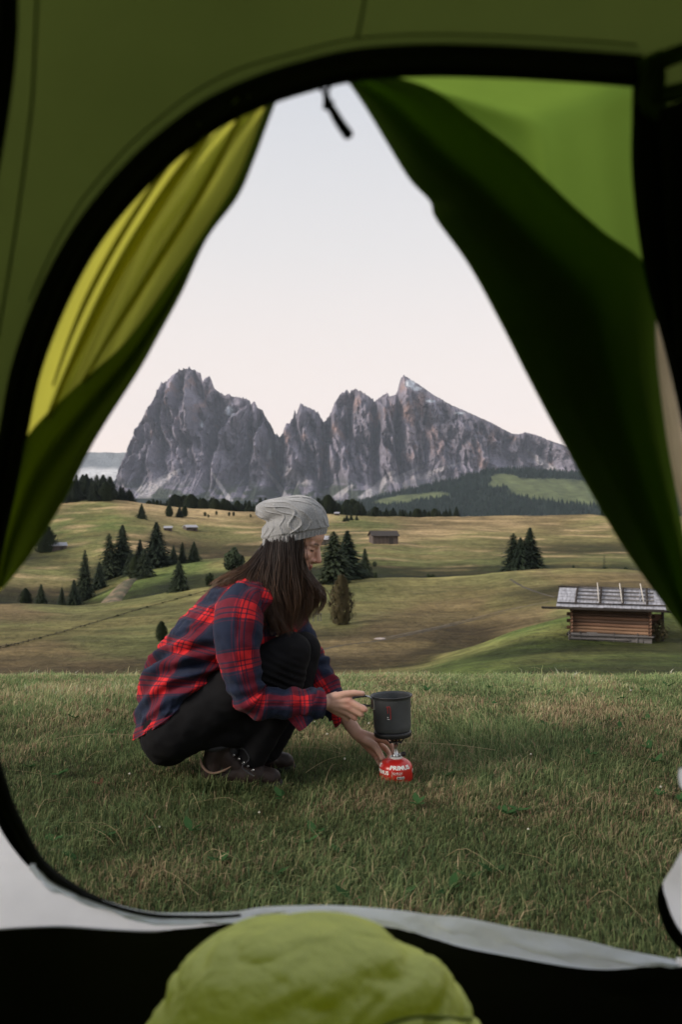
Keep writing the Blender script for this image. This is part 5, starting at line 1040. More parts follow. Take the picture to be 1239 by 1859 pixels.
# ---- trousers
M_trouser = simple('black_trouser_cloth', (0.0065, 0.0065, 0.0075), rough=0.9, var=0.25, scale=20, bump=0.25, bscale=260, bdist=0.002, spec=0.15)
tp = [ellipsoid(W(310, 1322, 0), (.097, .172, .116)), ellipsoid(W(330, 1290, 0), (.085, .155, .085)), ellipsoid(W(303, 1330, -.080), (.083, .085, .102)), ellipsoid(W(303, 1330, .080), (.083, .085, .102))]
def leg(hip, mid, knee, calf, ank, rs_):
    P = [W(*p) for p in (hip, mid, knee, calf, ank)]
    for i in range(4): tp.append(capsule(P[i], P[i + 1], rs_[i], rs_[i + 1], 20))
leg((318, 1322, -.095), (425, 1258, -.115), (528, 1184, -.112), (505, 1275, -.095), (458, 1372, -.075), (.102, .090, .064, .064, .046))
leg((325, 1316, .095), (436, 1248, .115), (549, 1180, .100), (530, 1270, .09), (484, 1362, .075), (.112, .096, .062, .064, .046))
tp.append(capsule(W(420, 1290, -.10), W(470, 1310, -.09), .075, .055)); tp.append(capsule(W(370, 1322, -.09), W(430, 1328, -.09), .07, .05))
tm = remesh('trousers', tp, 0.0065, 8, 0.5); V = verts(tm).astype(float); nr = np.empty(len(V) * 3, np.float32); tm.vertices.foreach_get('normal', nr); nr = nr.reshape(-1, 3)
dsp = 0.0035 * ridged(V[:, 0] * 14 + V[:, 2] * 10, V[:, 1] * 12, V[:, 2] * 16, 2) + 0.004 * pn(V[:, 0] * 22 - V[:, 2] * 12, V[:, 1] * 14, V[:, 2] * 8)
kn = W(505, 1240, -.15); dk = np.exp(-(np.linalg.norm((V - kn) * [1, 0.6, 1], axis=1) / 0.07) ** 2); dsp += 0.006 * dk * np.sin((V[:, 0] * 0.5 + V[:, 2]) * 260)
set_verts(tm, V + nr * dsp[:, None] - PO); obj('trousers', tm, M_trouser, person)
# ---- shirt
def plaid(name, P1=0.160, P2=0.138):
    m, t = new_mat(name); o = N(t, 'ShaderNodeOutputMaterial'); b = N(t, 'ShaderNodeBsdfPrincipled'); L(t, b.outputs[0], o.inputs[0]); b.inputs['Roughness'].default_value = 0.85; b.inputs['Specular IOR Level'].default_value = 0.2; b.inputs['Sheen Weight'].default_value = 0.05
    at = N(t, 'ShaderNodeAttribute', attribute_name='fab'); sp = N(t, 'ShaderNodeSeparateXYZ'); L(t, at.outputs['Vector'], sp.inputs[0]); vals = []
    for ax, P in ((0, P1), (1, P2)):
        dv = N(t, 'ShaderNodeMath', operation='DIVIDE'); dv.inputs[1].default_value = P; L(t, sp.outputs[ax], dv.inputs[0]); fr = N(t, 'ShaderNodeMath', operation='FRACT'); L(t, dv.outputs[0], fr.inputs[0])
        cr = N(t, 'ShaderNodeValToRGB'); L(t, fr.outputs[0], cr.inputs[0]); e = cr.color_ramp; e.interpolation = 'LINEAR'; e.elements[0].position = 0; e.elements[1].position = 1; seq = [(0, 0.0), (0.012, 1), (0.17, 1), (0.178, 0.12), (0.200, 0.12), (0.208, 1), (0.268, 1), (0.276, 0.12), (0.298, 0.12), (0.306, 1), (0.37, 1), (0.385, 0.0), (0.42, 0), (0.428, 0.30), (0.442, 0.30), (0.45, 0), (0.95, 0), (0.958, 0.30), (0.972, 0.30), (0.98, 0), (1.0, 0.0)]
        for p, v in seq[1:-1]: el = e.elements.new(p); el.color = (v, v, v, 1)
        e.elements[0].color = (0, 0, 0, 1); e.elements[-1].color = (0, 0, 0, 1); vals.append(cr.outputs[0])
    s = N(t, 'ShaderNodeMix', data_type='RGBA'); s.inputs[0].default_value = 0.5; L(t, vals[0], s.inputs[6]); L(t, vals[1], s.inputs[7])
    c2 = N(t, 'ShaderNodeValToRGB'); L(t, s.outputs[2], c2.inputs[0]); e = c2.color_ramp; e.elements[0].color = (0.010, 0.016, 0.038, 1); e.elements[1].color = (0.56, 0.018, 0.022, 1); el = e.elements.new(0.5); el.color = (0.120, 0.009, 0.021, 1)
    tw = N(t, 'ShaderNodeTexWave'); tw.inputs['Scale'].default_value = 420; tw.inputs['Distortion'].default_value = 0.4; tw.bands_direction = 'DIAGONAL'; L(t, at.outputs['Vector'], tw.inputs[0])
    n = N(t, 'ShaderNodeTexNoise'); n.inputs['Scale'].default_value = 35; n.inputs['Detail'].default_value = 6; L(t, at.outputs['Vector'], n.inputs['Vector']); mr = N(t, 'ShaderNodeMapRange'); mr.inputs[1].default_value = 0.3; mr.inputs[2].default_value = 0.7; mr.inputs[3].default_value = 0.82; mr.inputs[4].default_value = 1.15; L(t, n.outputs[0], mr.inputs[0])
    vm = N(t, 'ShaderNodeVectorMath', operation='SCALE'); L(t, c2.outputs[0], vm.inputs[0]); L(t, mr.outputs[0], vm.inputs['Scale']); L(t, vm.outputs[0], b.inputs['Base Color'])
    bp = N(t, 'ShaderNodeBump'); bp.inputs['Strength'].default_value = 0.25; bp.inputs['Distance'].default_value = 0.001; L(t, tw.outputs[0], bp.inputs['Height']); L(t, bp.outputs[0], b.inputs['Normal']); return m
M_plaid = plaid('red_navy_plaid')
def loft(rings, nu, nv, exp=1.0, wr=None, uoff=0.0, voff=0.0, uscale=None):
    """rings: (bx,by, fx,fy, half depth, depth centre): a tube whose back and front edges run through photo points"""
    Rg = catmull(np.array(rings, float), nu); th = np.linspace(0, 2 * np.pi, nv, endpoint=False); V = np.zeros((nu, nv, 3)); c_, s_ = np.cos(th), np.sin(th)
    c_ = np.sign(c_) * np.abs(c_) ** exp; s_ = np.sign(s_) * np.abs(s_) ** exp
    for i in range(nu):
        bx, by, fx, fy, wd, dc = Rg[i]; mx_, my_ = (bx + fx) / 2, (by + fy) / 2
        for j in range(nv): V[i, j] = W(mx_ + (fx - bx) / 2 * c_[j], my_ + (fy - by) / 2 * c_[j], dc - wd * s_[j])
    cen = V.mean(1, keepdims=True); nrm = V - cen; nrm /= np.linalg.norm(nrm, axis=2, keepdims=True) + 1e-9
    arc = np.concatenate([[0], np.cumsum(np.linalg.norm(np.diff(cen[:, 0], axis=0), axis=1))]); circ = np.linalg.norm(np.diff(np.concatenate([V, V[:, :1]], 1), axis=1), axis=2).sum(1)
    cm = uscale or circ.mean(); U = (th / (2 * np.pi))[None, :] * cm + uoff + 0 * arc[:, None]; Vv = arc[:, None] + voff + 0 * U
    if wr is not None: V = V + nrm * wr(V, U, Vv, th[None, :] + 0 * U, (np.linspace(0, 1, nu)[:, None] + 0 * U))[..., None]
    return V, np.stack([U, Vv], -1)
def torso_wr(V, U, Vv, th, s):
    d = 0.019 * ridged(U * 5 + Vv * 9, Vv * 6 - U * 5, 1.0, 3) - 0.021 + 0.006 * pn(U * 16 + Vv * 20, Vv * 9, 3.0) + 0.003 * pn(U * 40, Vv * 40, 5.0)
    f2 = 0.018 * np.sin((Vv * 1.0 + 0.55 * U) * 75 + 2 * pn(U * 8, Vv * 8, 4)) * np.exp(-((s - 0.27) / 0.15) ** 2)
    return (d + f2) * sstep(1.0, 0.75, s) * 1.0
SR = [(245, 1342, 340, 1290, .190, 0), (251, 1298, 372, 1272, .192, 0), (262, 1232, 400, 1244, .180, 0), (288, 1180, 430, 1214, .162, 0), (316, 1142, 462, 1180, .165, 0.0), (350, 1104, 490, 1140, .180, 0.005), (383, 1074, 510, 1106, .185, 0.01), (408, 1051, 516, 1078, .160, 0.01), (436, 1036, 512, 1058, .100, 0.005), (452, 1024, 506, 1046, .068, 0)]
V, uv = loft(SR, 120, 160, 0.92, torso_wr, 0.03, 0.02, 0.160 * 6)
q = V.reshape(-1, 3); shirt = pobj('shirt', q, grid_faces(120, 160, False, True), M_plaid, None, np.concatenate([uv.reshape(-1, 2)], 0))
def sleeve(name, path, rad, n, nv, wr, voff, uoff, cir, parent):
    P2 = catmull(np.array(path, float), n); P = np.array([W(*p) for p in P2]); rr = catmull(np.array([[r] for r in rad], float), n)[:, 0]; T = np.gradient(P, axis=0); T /= np.linalg.norm(T, axis=1)[:, None]
    ref = np.array([0, -1.0, 0]); G = np.zeros((n, nv, 3)); th = np.linspace(0, 2 * np.pi, nv, endpoint=False); nn = np.zeros_like(G)
    for i in range(n):
        u = ref - T[i] * ref.dot(T[i]); u /= np.linalg.norm(u); v = np.cross(T[i], u); nn[i] = np.cos(th)[:, None] * u + np.sin(th)[:, None] * v; G[i] = P[i] + rr[i] * nn[i]
    arc = np.concatenate([[0], np.cumsum(np.linalg.norm(np.diff(P, axis=0), axis=1))]); U = th[None] / (2 * np.pi) * cir + uoff + 0 * arc[:, None]; Vv = arc[:, None] + voff + 0 * U
    G = G + nn * wr(U, Vv, th[None] + 0 * U, np.linspace(0, 1, n)[:, None] + 0 * U)[..., None]
    return pobj(name, G.reshape(-1, 3), grid_faces(n, nv, False, True), M_plaid, parent, np.stack([U, Vv], -1).reshape(-1, 2)), P, rr, T
def swr(U, Vv, th, s):
    e = np.exp(-((s - 0.60) / 0.10) ** 2); sh = np.exp(-((s - 0.08) / 0.10) ** 2)
    return 0.0075 * ridged(Vv * 11 + U * 6, U * 7 - Vv * 3, 2.0, 3) - 0.009 + 0.006 * pn(Vv * 18 + U * 11, U * 10, 6.0) + 0.0025 * pn(Vv * 55 + U * 25, U * 30, 9.0) + e * 0.006 * np.sin(Vv * 150 + 1.5 * np.sin(th)) + 0.005 * sh * np.sin(th * 5 + Vv * 40) + 0.004 * np.sin(Vv * 95 + th) * sstep(0.5, 0.8, s)
sl1, P1_, r1_, T1_ = sleeve('sleeve', [(455, 1076, -.09), (441, 1094, -.135), (433, 1130, -.172), (433, 1180, -.200), (443, 1235, -.208), (462, 1272, -.205), (505, 1277, -.190), (545, 1277, -.172), (578, 1276, -.158)], [.036, .070, .080, .069, .058, .050, .047, .046, .044], 110, 72, swr, 0.055, 0.060, 0.160 * 3, shirt)
sl2, P2_, r2_, T2_ = sleeve('sleeve', [(486, 1082, .07), (510, 1104, .125), (536, 1148, .158), (560, 1192, .165), (580, 1226, .145), (600, 1262, .118), (613, 1286, .100)], [.036, .062, .062, .058, .054, .050, .047], 90, 64, swr, 0.02, 0.02, 0.160 * 3, shirt)
def cloth_patch(name, c4, n, m, parent, bul=0.012, uvo=(0, 0)):
    A_, B_, C_, D_ = [W(*p) for p in c4]; G = np.zeros((n, n, 3)); uv = np.zeros((n, n, 2)); du, dv = np.linalg.norm(B_ - A_), np.linalg.norm(D_ - A_)
    for i in range(n):
        for j in range(n):
            a, b_ = i / (n - 1), j / (n - 1); p = (A_ * (1 - a) + B_ * a) * (1 - b_) + (D_ * (1 - a) + C_ * a) * b_; G[i, j] = p + np.array([0, -1, 0]) * (bul * math.sin(math.pi * a) * (0.5 + b_) + 0.008 * float(pn(a * 3, b_ * 3, bul * 99))); uv[i, j] = (uvo[0] + a * du, uvo[1] + b_ * dv)
    Fq = grid_faces(n, n); V = np.concatenate([G.reshape(-1, 3), G.reshape(-1, 3) + [0, 0.003, 0]]); return pobj(name, V, np.concatenate([Fq, Fq[:, ::-1] + n * n]), m, parent, np.concatenate([uv.reshape(-1, 2)] * 2))
def cuff(path, rad, parent, uvo):
    return sleeve('cuff', path, rad, 16, 48, lambda U, Vv, th, s: 0.0025 * np.sin(3 * th + 9 * s) + 0.003 * pn(U * 20, Vv * 20, 3.0), uvo[1], uvo[0], 0.160 * 2, parent)
cuff([(562, 1277, -.164), (574, 1277, -.160), (586, 1277, -.154)], [.0475, .0485, .0475], sl1, (0.06, 0.062)); cuff([(606, 1272, .110), (613, 1286, .102), (619, 1297, .095)], [.049, .049, .047], sl2, (0.06, 0.06))
cloth_patch('cuff_flap', [(512, 1294, -.205), (572, 1284, -.195), (569, 1308, -.185), (543, 1328, -.190)], 16, M_plaid, sl1, 0.014, (0.0, 0.035)); cloth_patch('cuff_flap', [(598, 1288, .06), (622, 1294, .05), (620, 1312, .05), (608, 1322, .055)], 12, M_plaid, sl2, 0.008, (0.0, 0.0))
cloth_patch('shirt_front', [(448, 1095, -.11), (508, 1095, -.055), (500, 1172, -.075), (460, 1174, -.125)], 16, M_plaid, shirt, 0.010, (0.0, 0.03))
# collar, standing round the nape under the hair
V, uv = loft([(448, 1040, 508, 1058, .070, 0), (448, 1030, 505, 1048, .070, 0), (452, 1022, 500, 1040, .066, 0), (444, 1026, 504, 1046, .076, 0), (438, 1040, 512, 1060, .088, 0)], 20, 60, 1.0, None, 0.0, 0.0, 0.160 * 3); pobj('collar', V.reshape(-1, 3), grid_faces(20, 60, False, True), M_plaid, shirt, uv.reshape(-1, 2))
# ---- beanie
def knit(name, c):
    m, t = new_mat(name); o = N(t, 'ShaderNodeOutputMaterial'); b = N(t, 'ShaderNodeBsdfPrincipled'); L(t, b.outputs[0], o.inputs[0]); b.inputs['Roughness'].default_value = 0.95; b.inputs['Specular IOR Level'].default_value = 0.1; b.inputs['Sheen Weight'].default_value = 0.4
    at = N(t, 'ShaderNodeAttribute', attribute_name='fab'); w1 = N(t, 'ShaderNodeTexWave'); w1.inputs['Scale'].default_value = 75; w1.inputs['Distortion'].default_value = 1.2; w1.inputs['Detail'].default_value = 2; w1.inputs['Detail Scale'].default_value = 3; L(t, at.outputs['Vector'], w1.inputs[0])
    n = N(t, 'ShaderNodeTexNoise'); n.inputs['Scale'].default_value = 260; n.inputs['Detail'].default_value = 5; L(t, at.outputs['Vector'], n.inputs['Vector']); mr = N(t, 'ShaderNodeMapRange'); mr.inputs[1].default_value = 0.3; mr.inputs[2].default_value = 0.7; mr.inputs[3].default_value = 0.72; mr.inputs[4].default_value = 1.18; L(t, n.outputs[0], mr.inputs[0]); vm = N(t, 'ShaderNodeVectorMath', operation='SCALE'); vm.inputs[0].default_value = c; L(t, mr.outputs[0], vm.inputs['Scale']); L(t, vm.outputs[0], b.inputs['Base Color'])
    ad = N(t, 'ShaderNodeMath', operation='ADD'); L(t, w1.outputs[1], ad.inputs[0]); L(t, n.outputs[0], ad.inputs[1]); bp = N(t, 'ShaderNodeBump'); bp.inputs['Strength'].default_value = 0.5; bp.inputs['Distance'].default_value = 0.0015; L(t, ad.outputs[0], bp.inputs['Height']); L(t, bp.outputs[0], b.inputs['Normal']); return m
M_knit = knit('grey_marled_knit', (0.285, 0.29, 0.295))
def hat_wr(V, U, Vv, th, s):
    rib = 0.0016 * np.sign(np.sin(th * 46)) * np.abs(np.sin(th * 46)) ** 0.6 * sstep(0.155, 0.13, s)
    d = np.zeros_like(th); k = sstep(0.15, 0.20, s) * sstep(0.97, 0.8, s); ph = th + 0.25 * np.sin(s * 5)
    for c0 in np.arange(0, 6.283, 6.283 / 5):
        x = (ph - c0 - 0.55 + np.pi) % (2 * np.pi) - np.pi
        for sg in (-1, 1): d = d + np.exp(-((x - sg * 0.20 * np.sin(s * 15)) / 0.045) ** 2)
        for sg in (-1, 1): d = d + 0.8 * np.exp(-((x - sg * (0.30 + 0.22 * np.abs(((s * 3.2) % 1) * 2 - 1))) / 0.035) ** 2)
    return rib + 0.0048 * np.minimum(d, 1.3) * k + 0.006 * pn(np.cos(th) * 2.2, np.sin(th) * 2.2, s * 5) * k + 0.003 * sstep(0.16, 0.2, s)
HR = [(478, 994, 592, 969, .090, 0), (477, 984, 594, 962, .092, 0), (477, 972, 595, 953, .095, 0), (480, 958, 592, 937, .097, 0), (487, 946, 580, 918, .097, 0), (474, 938, 562, 905, .090, 0), (468, 929, 540, 900, .077, 0), (468, 920, 516, 902, .058, 0), (473, 913, 498, 905, .032, 0), (482, 908, 486, 907, .005, 0)]
V, uv = loft(HR, 130, 280, 1.0, hat_wr); Fq = grid_faces(130, 280, False, True); hat = pobj('beanie', V.reshape(-1, 3), Fq, M_knit, None, uv.reshape(-1, 2))
V2, uv2 = loft([(482, 985, 589, 962, .085, 0), (478, 994, 592, 969, .0895, 0)], 6, 280, 1.0, lambda V, U, Vv, th, s: 0.0018 * np.sin(th * 46)); pobj('brim', V2.reshape(-1, 3), grid_faces(6, 280, False, True), M_knit, hat, uv2.reshape(-1, 2))
# ---- hair
M_hair, t = new_mat('brown_hair'); o_ = N(t, 'ShaderNodeOutputMaterial'); b = N(t, 'ShaderNodeBsdfPrincipled'); at = N(t, 'ShaderNodeAttribute', attribute_name='col'); L(t, at.outputs['Color'], b.inputs['Base Color']); b.inputs['Roughness'].default_value = 0.45; b.inputs['Specular IOR Level'].default_value = 0.35; L(t, b.outputs[0], o_.inputs[0])
hv, uvh = loft([(486, 968, 540, 958, .060, .0), (484, 994, 543, 984, .066, -.004), (479, 1020, 545, 1010, .074, -.010), (470, 1048, 549, 1040, .080, -.020), (474, 1074, 560, 1068, .074, -.030), (486, 1098, 556, 1094, .056, -.040), (498, 1116, 540, 1112, .036, -.050), (508, 1130, 526, 1128, .010, -.060)], 60, 70, 1.0, lambda V, U, Vv, th, s: 0.006 * np.sin(th * 17 + 6 * s) * sstep(0, 0.2, s) + 0.006 * pn(np.cos(th) * 5, np.sin(th) * 5, s * 2))
hme = raw_mesh('hair', hv.reshape(-1, 3) - PO, grid_faces(60, 70, False, True)); add_col(hme, np.tile(np.array([0.012, 0.0075, 0.0055]), (60 * 70, 1))); hair = obj('hair', hme, M_hair, person)
def strands(groups, seed):
    rs = np.random.RandomState(seed); Vs, Fs, Cs, off = [], [], [], 0; ns = 18
    for guides, cnt, spread, curl, rad, tipc in groups:
        Gd = np.array([catmull(np.array([W(*p) for p in g_]), ns) for g_ in guides]); k = len(Gd)
        ncl = max(2, cnt // 24); CU = (np.arange(ncl) + rs.rand(ncl)) / ncl * (k - 1); CO = rs.normal(size=(ncl, 3)) * [1, 1.3, 0.5] * spread; CPh = rs.rand(ncl, 2) * 6.28; CL = rs.uniform(0.74, 1.10, ncl); CW = rs.uniform(0.5, 1.5, ncl)
        for i in range(cnt):
            c_ = rs.randint(ncl); fly = rs.rand() < 0.06; s = np.linspace(0, 1, ns); u = min(max(CU[c_] + rs.normal(0, 0.16 if not fly else 0.5), 0), k - 1.001); a = min(int(u), k - 2); f = u - a; P = Gd[a] * (1 - f) + Gd[a + 1] * f
            jit = rs.normal(size=3) * [1, 1.2, 0.5] * spread * (0.45 if not fly else 1.9); P = P + CO[c_] * (0.2 + 0.9 * s[:, None]) + jit * (0.35 + 0.75 * s[:, None] - 0.35 * s[:, None] ** 3)
            ph = CPh[c_] + rs.normal(0, 0.25, 2); am = curl * CW[c_]; P = P + np.stack([am * s ** 1.3 * np.sin(9.5 * s + ph[0]), am * s ** 1.3 * np.cos(8 * s + ph[1]), 0.3 * am * s * np.sin(7 * s + ph[1])], 1); L0 = CL[c_] + rs.normal(0, 0.06)
            if L0 < 1: P = P[:max(8, int(ns * L0))]
            m_ = len(P); r = rad * rs.uniform(0.6, 1.4) * np.interp(np.linspace(0, 1, m_), [0, 0.1, 0.7, 1], [0.8, 1, 0.9, 0.15]); V_, F_ = tube(P, r, 3, False); Vs.append(V_); Fs.append(np.array(F_) + off); off += len(V_)
            t_ = np.repeat(np.linspace(0, 1, m_), 3)[:, None]; c0 = np.array([0.012, 0.0068, 0.0045]) * rs.uniform(0.6, 1.8); c1 = np.array(tipc) * rs.uniform(0.5, 1.5); Cs.append(c0 * (1 - t_ ** 1.5) + c1 * t_ ** 1.5)
    me = raw_mesh('hair_strands', np.concatenate(Vs) - PO, np.concatenate(Fs)); add_col(me, np.concatenate(Cs)); return me
GRP = [([[(486, 976, -.034), (481, 1015, -.088), (476, 1055, -.115), (486, 1105, -.125), (497, 1150, -.125)], [(503, 976, -.066), (503, 1015, -.094), (500, 1060, -.108), (504, 1110, -.118), (512, 1158, -.115)], [(522, 972, -.078), (523, 1012, -.092), (524, 1058, -.098), (528, 1105, -.105), (530, 1150, -.10)], [(537, 966, -.081), (540, 1004, -.087), (543, 1045, -.090), (552, 1090, -.092), (545, 1136, -.090)], [(547, 960, -.078), (547, 998, -.078), (549, 1034, -.074), (571, 1080, -.070), (560, 1122, -.070)]], 2000, .0085, .017, .0009, (0.085, 0.044, 0.024)),
       ([[(548, 970, -.066), (549, 1008, -.068), (557, 1042, -.062), (578, 1068, -.050), (580, 1090, -.045), (570, 1118, -.050)], [(535, 1000, .05), (548, 1036, .03), (570, 1054, .0), (582, 1075, -.01), (576, 1100, -.02), (556, 1130, -.03)]], 420, .0075, .018, .0008, (0.115, 0.060, 0.032)),
       ([[(480, 984, .03), (462, 1012, .03), (440, 1034, .0), (414, 1044, -.03), (388, 1062, -.04)], [(484, 988, -.03), (466, 1014, -.06), (444, 1036, -.085), (420, 1048, -.10), (398, 1062, -.10)], [(490, 990, -.05), (474, 1022, -.09), (460, 1048, -.115), (452, 1075, -.13), (456, 1100, -.135)]], 1100, .006, .009, .0010, (0.120, 0.064, 0.034)),
       ([[(480, 984, .04), (455, 1016, .04), (425, 1036, .02), (396, 1056, .0), (374, 1080, .0)], [(482, 986, .0), (450, 1024, -.03), (420, 1042, -.05), (392, 1060, -.06), (378, 1076, -.06)]], 70, .007, .008, .0006, (0.16, 0.085, 0.042)),
       ([[(505, 976, -.064), (508, 1040, -.11), (504, 1100, -.125), (503, 1140, -.128), (508, 1166, -.128)], [(512, 976, -.068), (512, 1040, -.11), (508, 1100, -.125), (506, 1140, -.128), (506, 1162, -.128)]], 50, .002, .003, .0007, (0.10, 0.052, 0.028))]
obj('hair_strands', strands(GRP, 3), M_hair, hair)
# ---- boots
M_boot = simple('brown_boot_leather', (0.016, 0.009, 0.007), rough=0.55, var=0.5, scale=30, bump=0.3, bscale=120, bdist=0.002, spec=0.3)
M_boot_dark = simple('dark_boot_fabric', (0.018, 0.019, 0.022), rough=0.8, var=0.3, scale=40, bump=0.3, bscale=200, bdist=0.002)
M_sole = simple('rubber_sole', (0.014, 0.012, 0.011), rough=0.9, var=0.3, scale=30, bump=0.3, bscale=80, bdist=0.003)
M_tan = simple('tan_suede_trim', (0.19, 0.12, 0.085), rough=0.9, var=0.2, scale=60)
M_lace = simple('dark_laces', (0.016, 0.018, 0.022), rough=0.8, var=0.3, scale=60)
M_steel = simple('steel', (0.55, 0.55, 0.56), rough=0.32, metal=1.0, var=0.15, scale=60)
def boot(origin, ang, tag_):
    o_ = np.array(origin); ca, sa = math.cos(ang), math.sin(ang); Mz = np.array([[ca, -sa, 0], [sa, ca, 0], [0, 0, 1]])
    def B(p): return o_ + Mz @ np.array(p, float)
    bp_ = []
    for a, b, ra, rb in (((.045, 0, .062), (.185, 0, .055), .041, .041), ((.185, .004, .052), (.236, .006, .046), .040, .033), ((.05, 0, .07), (.055, 0, .105), .044, .043), ((.13, 0, .075), (.075, 0, .125), .034, .040), ((.185, .016, .045), (.225, .012, .042), .030, .026), ((.055, 0, .105), (.07, 0, .150), .043, .045)): bp_.append(capsule(B(a), B(b), ra, rb, 16))
    me = remesh('boot', bp_, 0.004, 6, 0.5); V = verts(me).astype(float); Lc = (V - o_) @ Mz
    Lc[:, 2] = np.maximum(Lc[:, 2], 0.020); Lc[:, 1] += 0.0025 * pn(Lc[:, 0] * 40, Lc[:, 1] * 40, Lc[:, 2] * 40); V = o_ + Lc @ Mz.T; set_verts(me, V - PO); bt = obj('boot', me, M_boot, person); bt['label'] = tag_
    # sole with lugs
    th = np.linspace(0, 2 * np.pi, 48, endpoint=False); ox = 0.135 + 0.141 * np.sign(np.cos(th)) * np.abs(np.cos(th)) ** 0.75; oy = (0.043 - 0.010 * np.exp(-((ox - 0.10) / 0.05) ** 2)) * np.sign(np.sin(th)) * np.abs(np.sin(th)) ** 0.7 + 0.006 * (ox > 0.15)
    rows = []
    for z, k in ((0.0, 0.96), (0.010, 1.0), (0.024, 1.0), (0.032, 0.97), (0.034, 0.90)): rows.append(np.array([B((0.135 + (a - 0.135) * k, c * k, z + 0.006 * max(0, (a - 0.22)) / 0.06)) for a, c in zip(ox, oy)]))
    G = np.stack(rows, 0); Fq = [tuple(q_) for q_ in grid_faces(5, 48, False, True)] + [tuple(range(47, -1, -1))]; pobj('sole', G.reshape(-1, 3), Fq, M_sole, bt)
    # padded collar, suede trim along the side, laces, eyelets
    th = np.linspace(0, 2 * np.pi, 30); pobj('collar_padding', *tube(np.array([B((0.070 + 0.046 * math.cos(a), 0.044 * math.sin(a), 0.155 + 0.010 * math.cos(a))) for a in th]), 0.011, 10, False), M_boot_dark, bt)
    for s in (-1, 1):
        tr = catmull(np.array([B(p) for p in ((0.010, s * .034, .118), (0.022, s * .044, .092), (0.050, s * .0465, .074), (0.085, s * .045, .080), (0.112, s * .040, .094))]), 24); pobj('suede_trim', *tube(tr, np.interp(np.arange(24), [0, 5, 18, 23], [.002, .0042, .0036, .0015]), 8), M_tan, bt)
        for k in range(5): pobj('eyelet', *tube(np.array([B((0.118 + k * 0.016, s * (0.027 + .002 * k), 0.126 - k * 0.011)), B((0.120 + k * 0.016, s * (0.031 + .002 * k), 0.129 - k * 0.011))]), 0.0035, 8), M_steel, bt)
    for k in range(5): pobj('lace', *tube(catmull(np.array([B((0.119 + k * 0.016, -.030, 0.128 - k * 0.011)), B((0.124 + k * 0.016, 0, 0.138 - k * 0.0125)), B((0.128 + k * 0.016, .030, 0.122 - k * 0.011))]), 8), 0.0026, 6), M_lace, bt)
    for s in (-1, 1): pobj('lace', *tube(catmull(np.array([B((0.118, s * .005, .135)), B((0.150, s * .030, .150)), B((0.172, s * .042, .120)), B((0.150, s * .045, .095)), B((0.190, s * .055, .070))]), 18), 0.0022, 6), M_lace, bt)
    pobj('tongue', *ellipsoid(B((.112, 0, .140)), (.020, .026, .034)), M_boot_dark, bt)
    return bt
n0 = W(362, 1425, -.075); boot((n0[0], WY - .075, -0.016), R(-4), 'worn brown leather hiking boot with tan trim, nearer the tent'); n1 = W(392, 1400, .07); boot((n1[0], WY + .075, -0.014), R(3), 'brown hiking boot half hidden behind the other foot')
# ================================================================== POT, STOVE, GAS CANISTER
CYY = 2.85
def lathe_obj(name, prof, m, parent, loc=(0, 0, 0), n=64, smooth=True):
    V, Fc = lathe(prof, n); me = raw_mesh(name, V, Fc, smooth); return obj(name, me, m, parent, loc)
M_can = simple('red_lacquer', (0.52, 0.018, 0.014), rough=0.28, var=0.08, scale=12, spec=0.6)
M_print = simple('white_print', (0.78, 0.76, 0.72), rough=0.5, var=0.05, scale=20)
M_anod = simple('hard_anodised_aluminium', (0.074, 0.079, 0.083), rough=0.52, metal=0.25, var=0.18, scale=14, bump=0.12, bscale=400, bdist=0.0005)
M_char = simple('charcoal_finish', (0.012, 0.012, 0.013), rough=0.5, var=0.2, scale=20)
M_brass = simple('brass', (0.60, 0.42, 0.16), rough=0.35, metal=1.0, var=0.2, scale=40)
M_grip = simple('black_grip', (0.012, 0.012, 0.013), rough=0.55, var=0.2, scale=40)
M_rlogo = simple('red_print', (0.42, 0.03, 0.03), rough=0.5, var=0.05, scale=20)
cx0 = (719.5 - CX) / F * CYY
can = empty('gas_canister', (cx0, CYY, 0.0)); tag(can, 'squat red gas canister with white lettering standing in the grass', 'gas canister')
CP = [(0.0, 0.004), (0.040, 0.003), (0.046, 0.0), (0.051, 0.002), (0.0545, 0.008), (0.0555, 0.014), (0.0555, 0.046), (0.0550, 0.050), (0.0535, 0.0555), (0.0500, 0.0615), (0.0440, 0.0675), (0.036, 0.0725), (0.028, 0.0760), (0.0215, 0.0780), (0.0205, 0.0780)]
lathe_obj('shell', CP, M_can, can); lathe_obj('valve_collar', [(0.0205, 0.0765), (0.0215, 0.0800), (0.0210, 0.0835), (0.0190, 0.0845), (0.0165, 0.0835), (0.0155, 0.079), (0.008, 0.078), (0.0, 0.078)], M_print, can)
_cp = np.array(CP[5:14]); _arc = np.concatenate([[0], np.cumsum(np.linalg.norm(np.diff(_cp, axis=0), axis=1))])
def can_map(s, d=0.0005):
    r, z = np.interp(s, _arc, _cp[:, 0]), np.interp(s, _arc, _cp[:, 1]); ds = 0.0005; dr = (np.interp(s + ds, _arc, _cp[:, 0]) - np.interp(s - ds, _arc, _cp[:, 0])); dz = (np.interp(s + ds, _arc, _cp[:, 1]) - np.interp(s - ds, _arc, _cp[:, 1])); l_ = np.hypot(dr, dz) + 1e-9
    return r + d * dz / l_, z - d * dr / l_
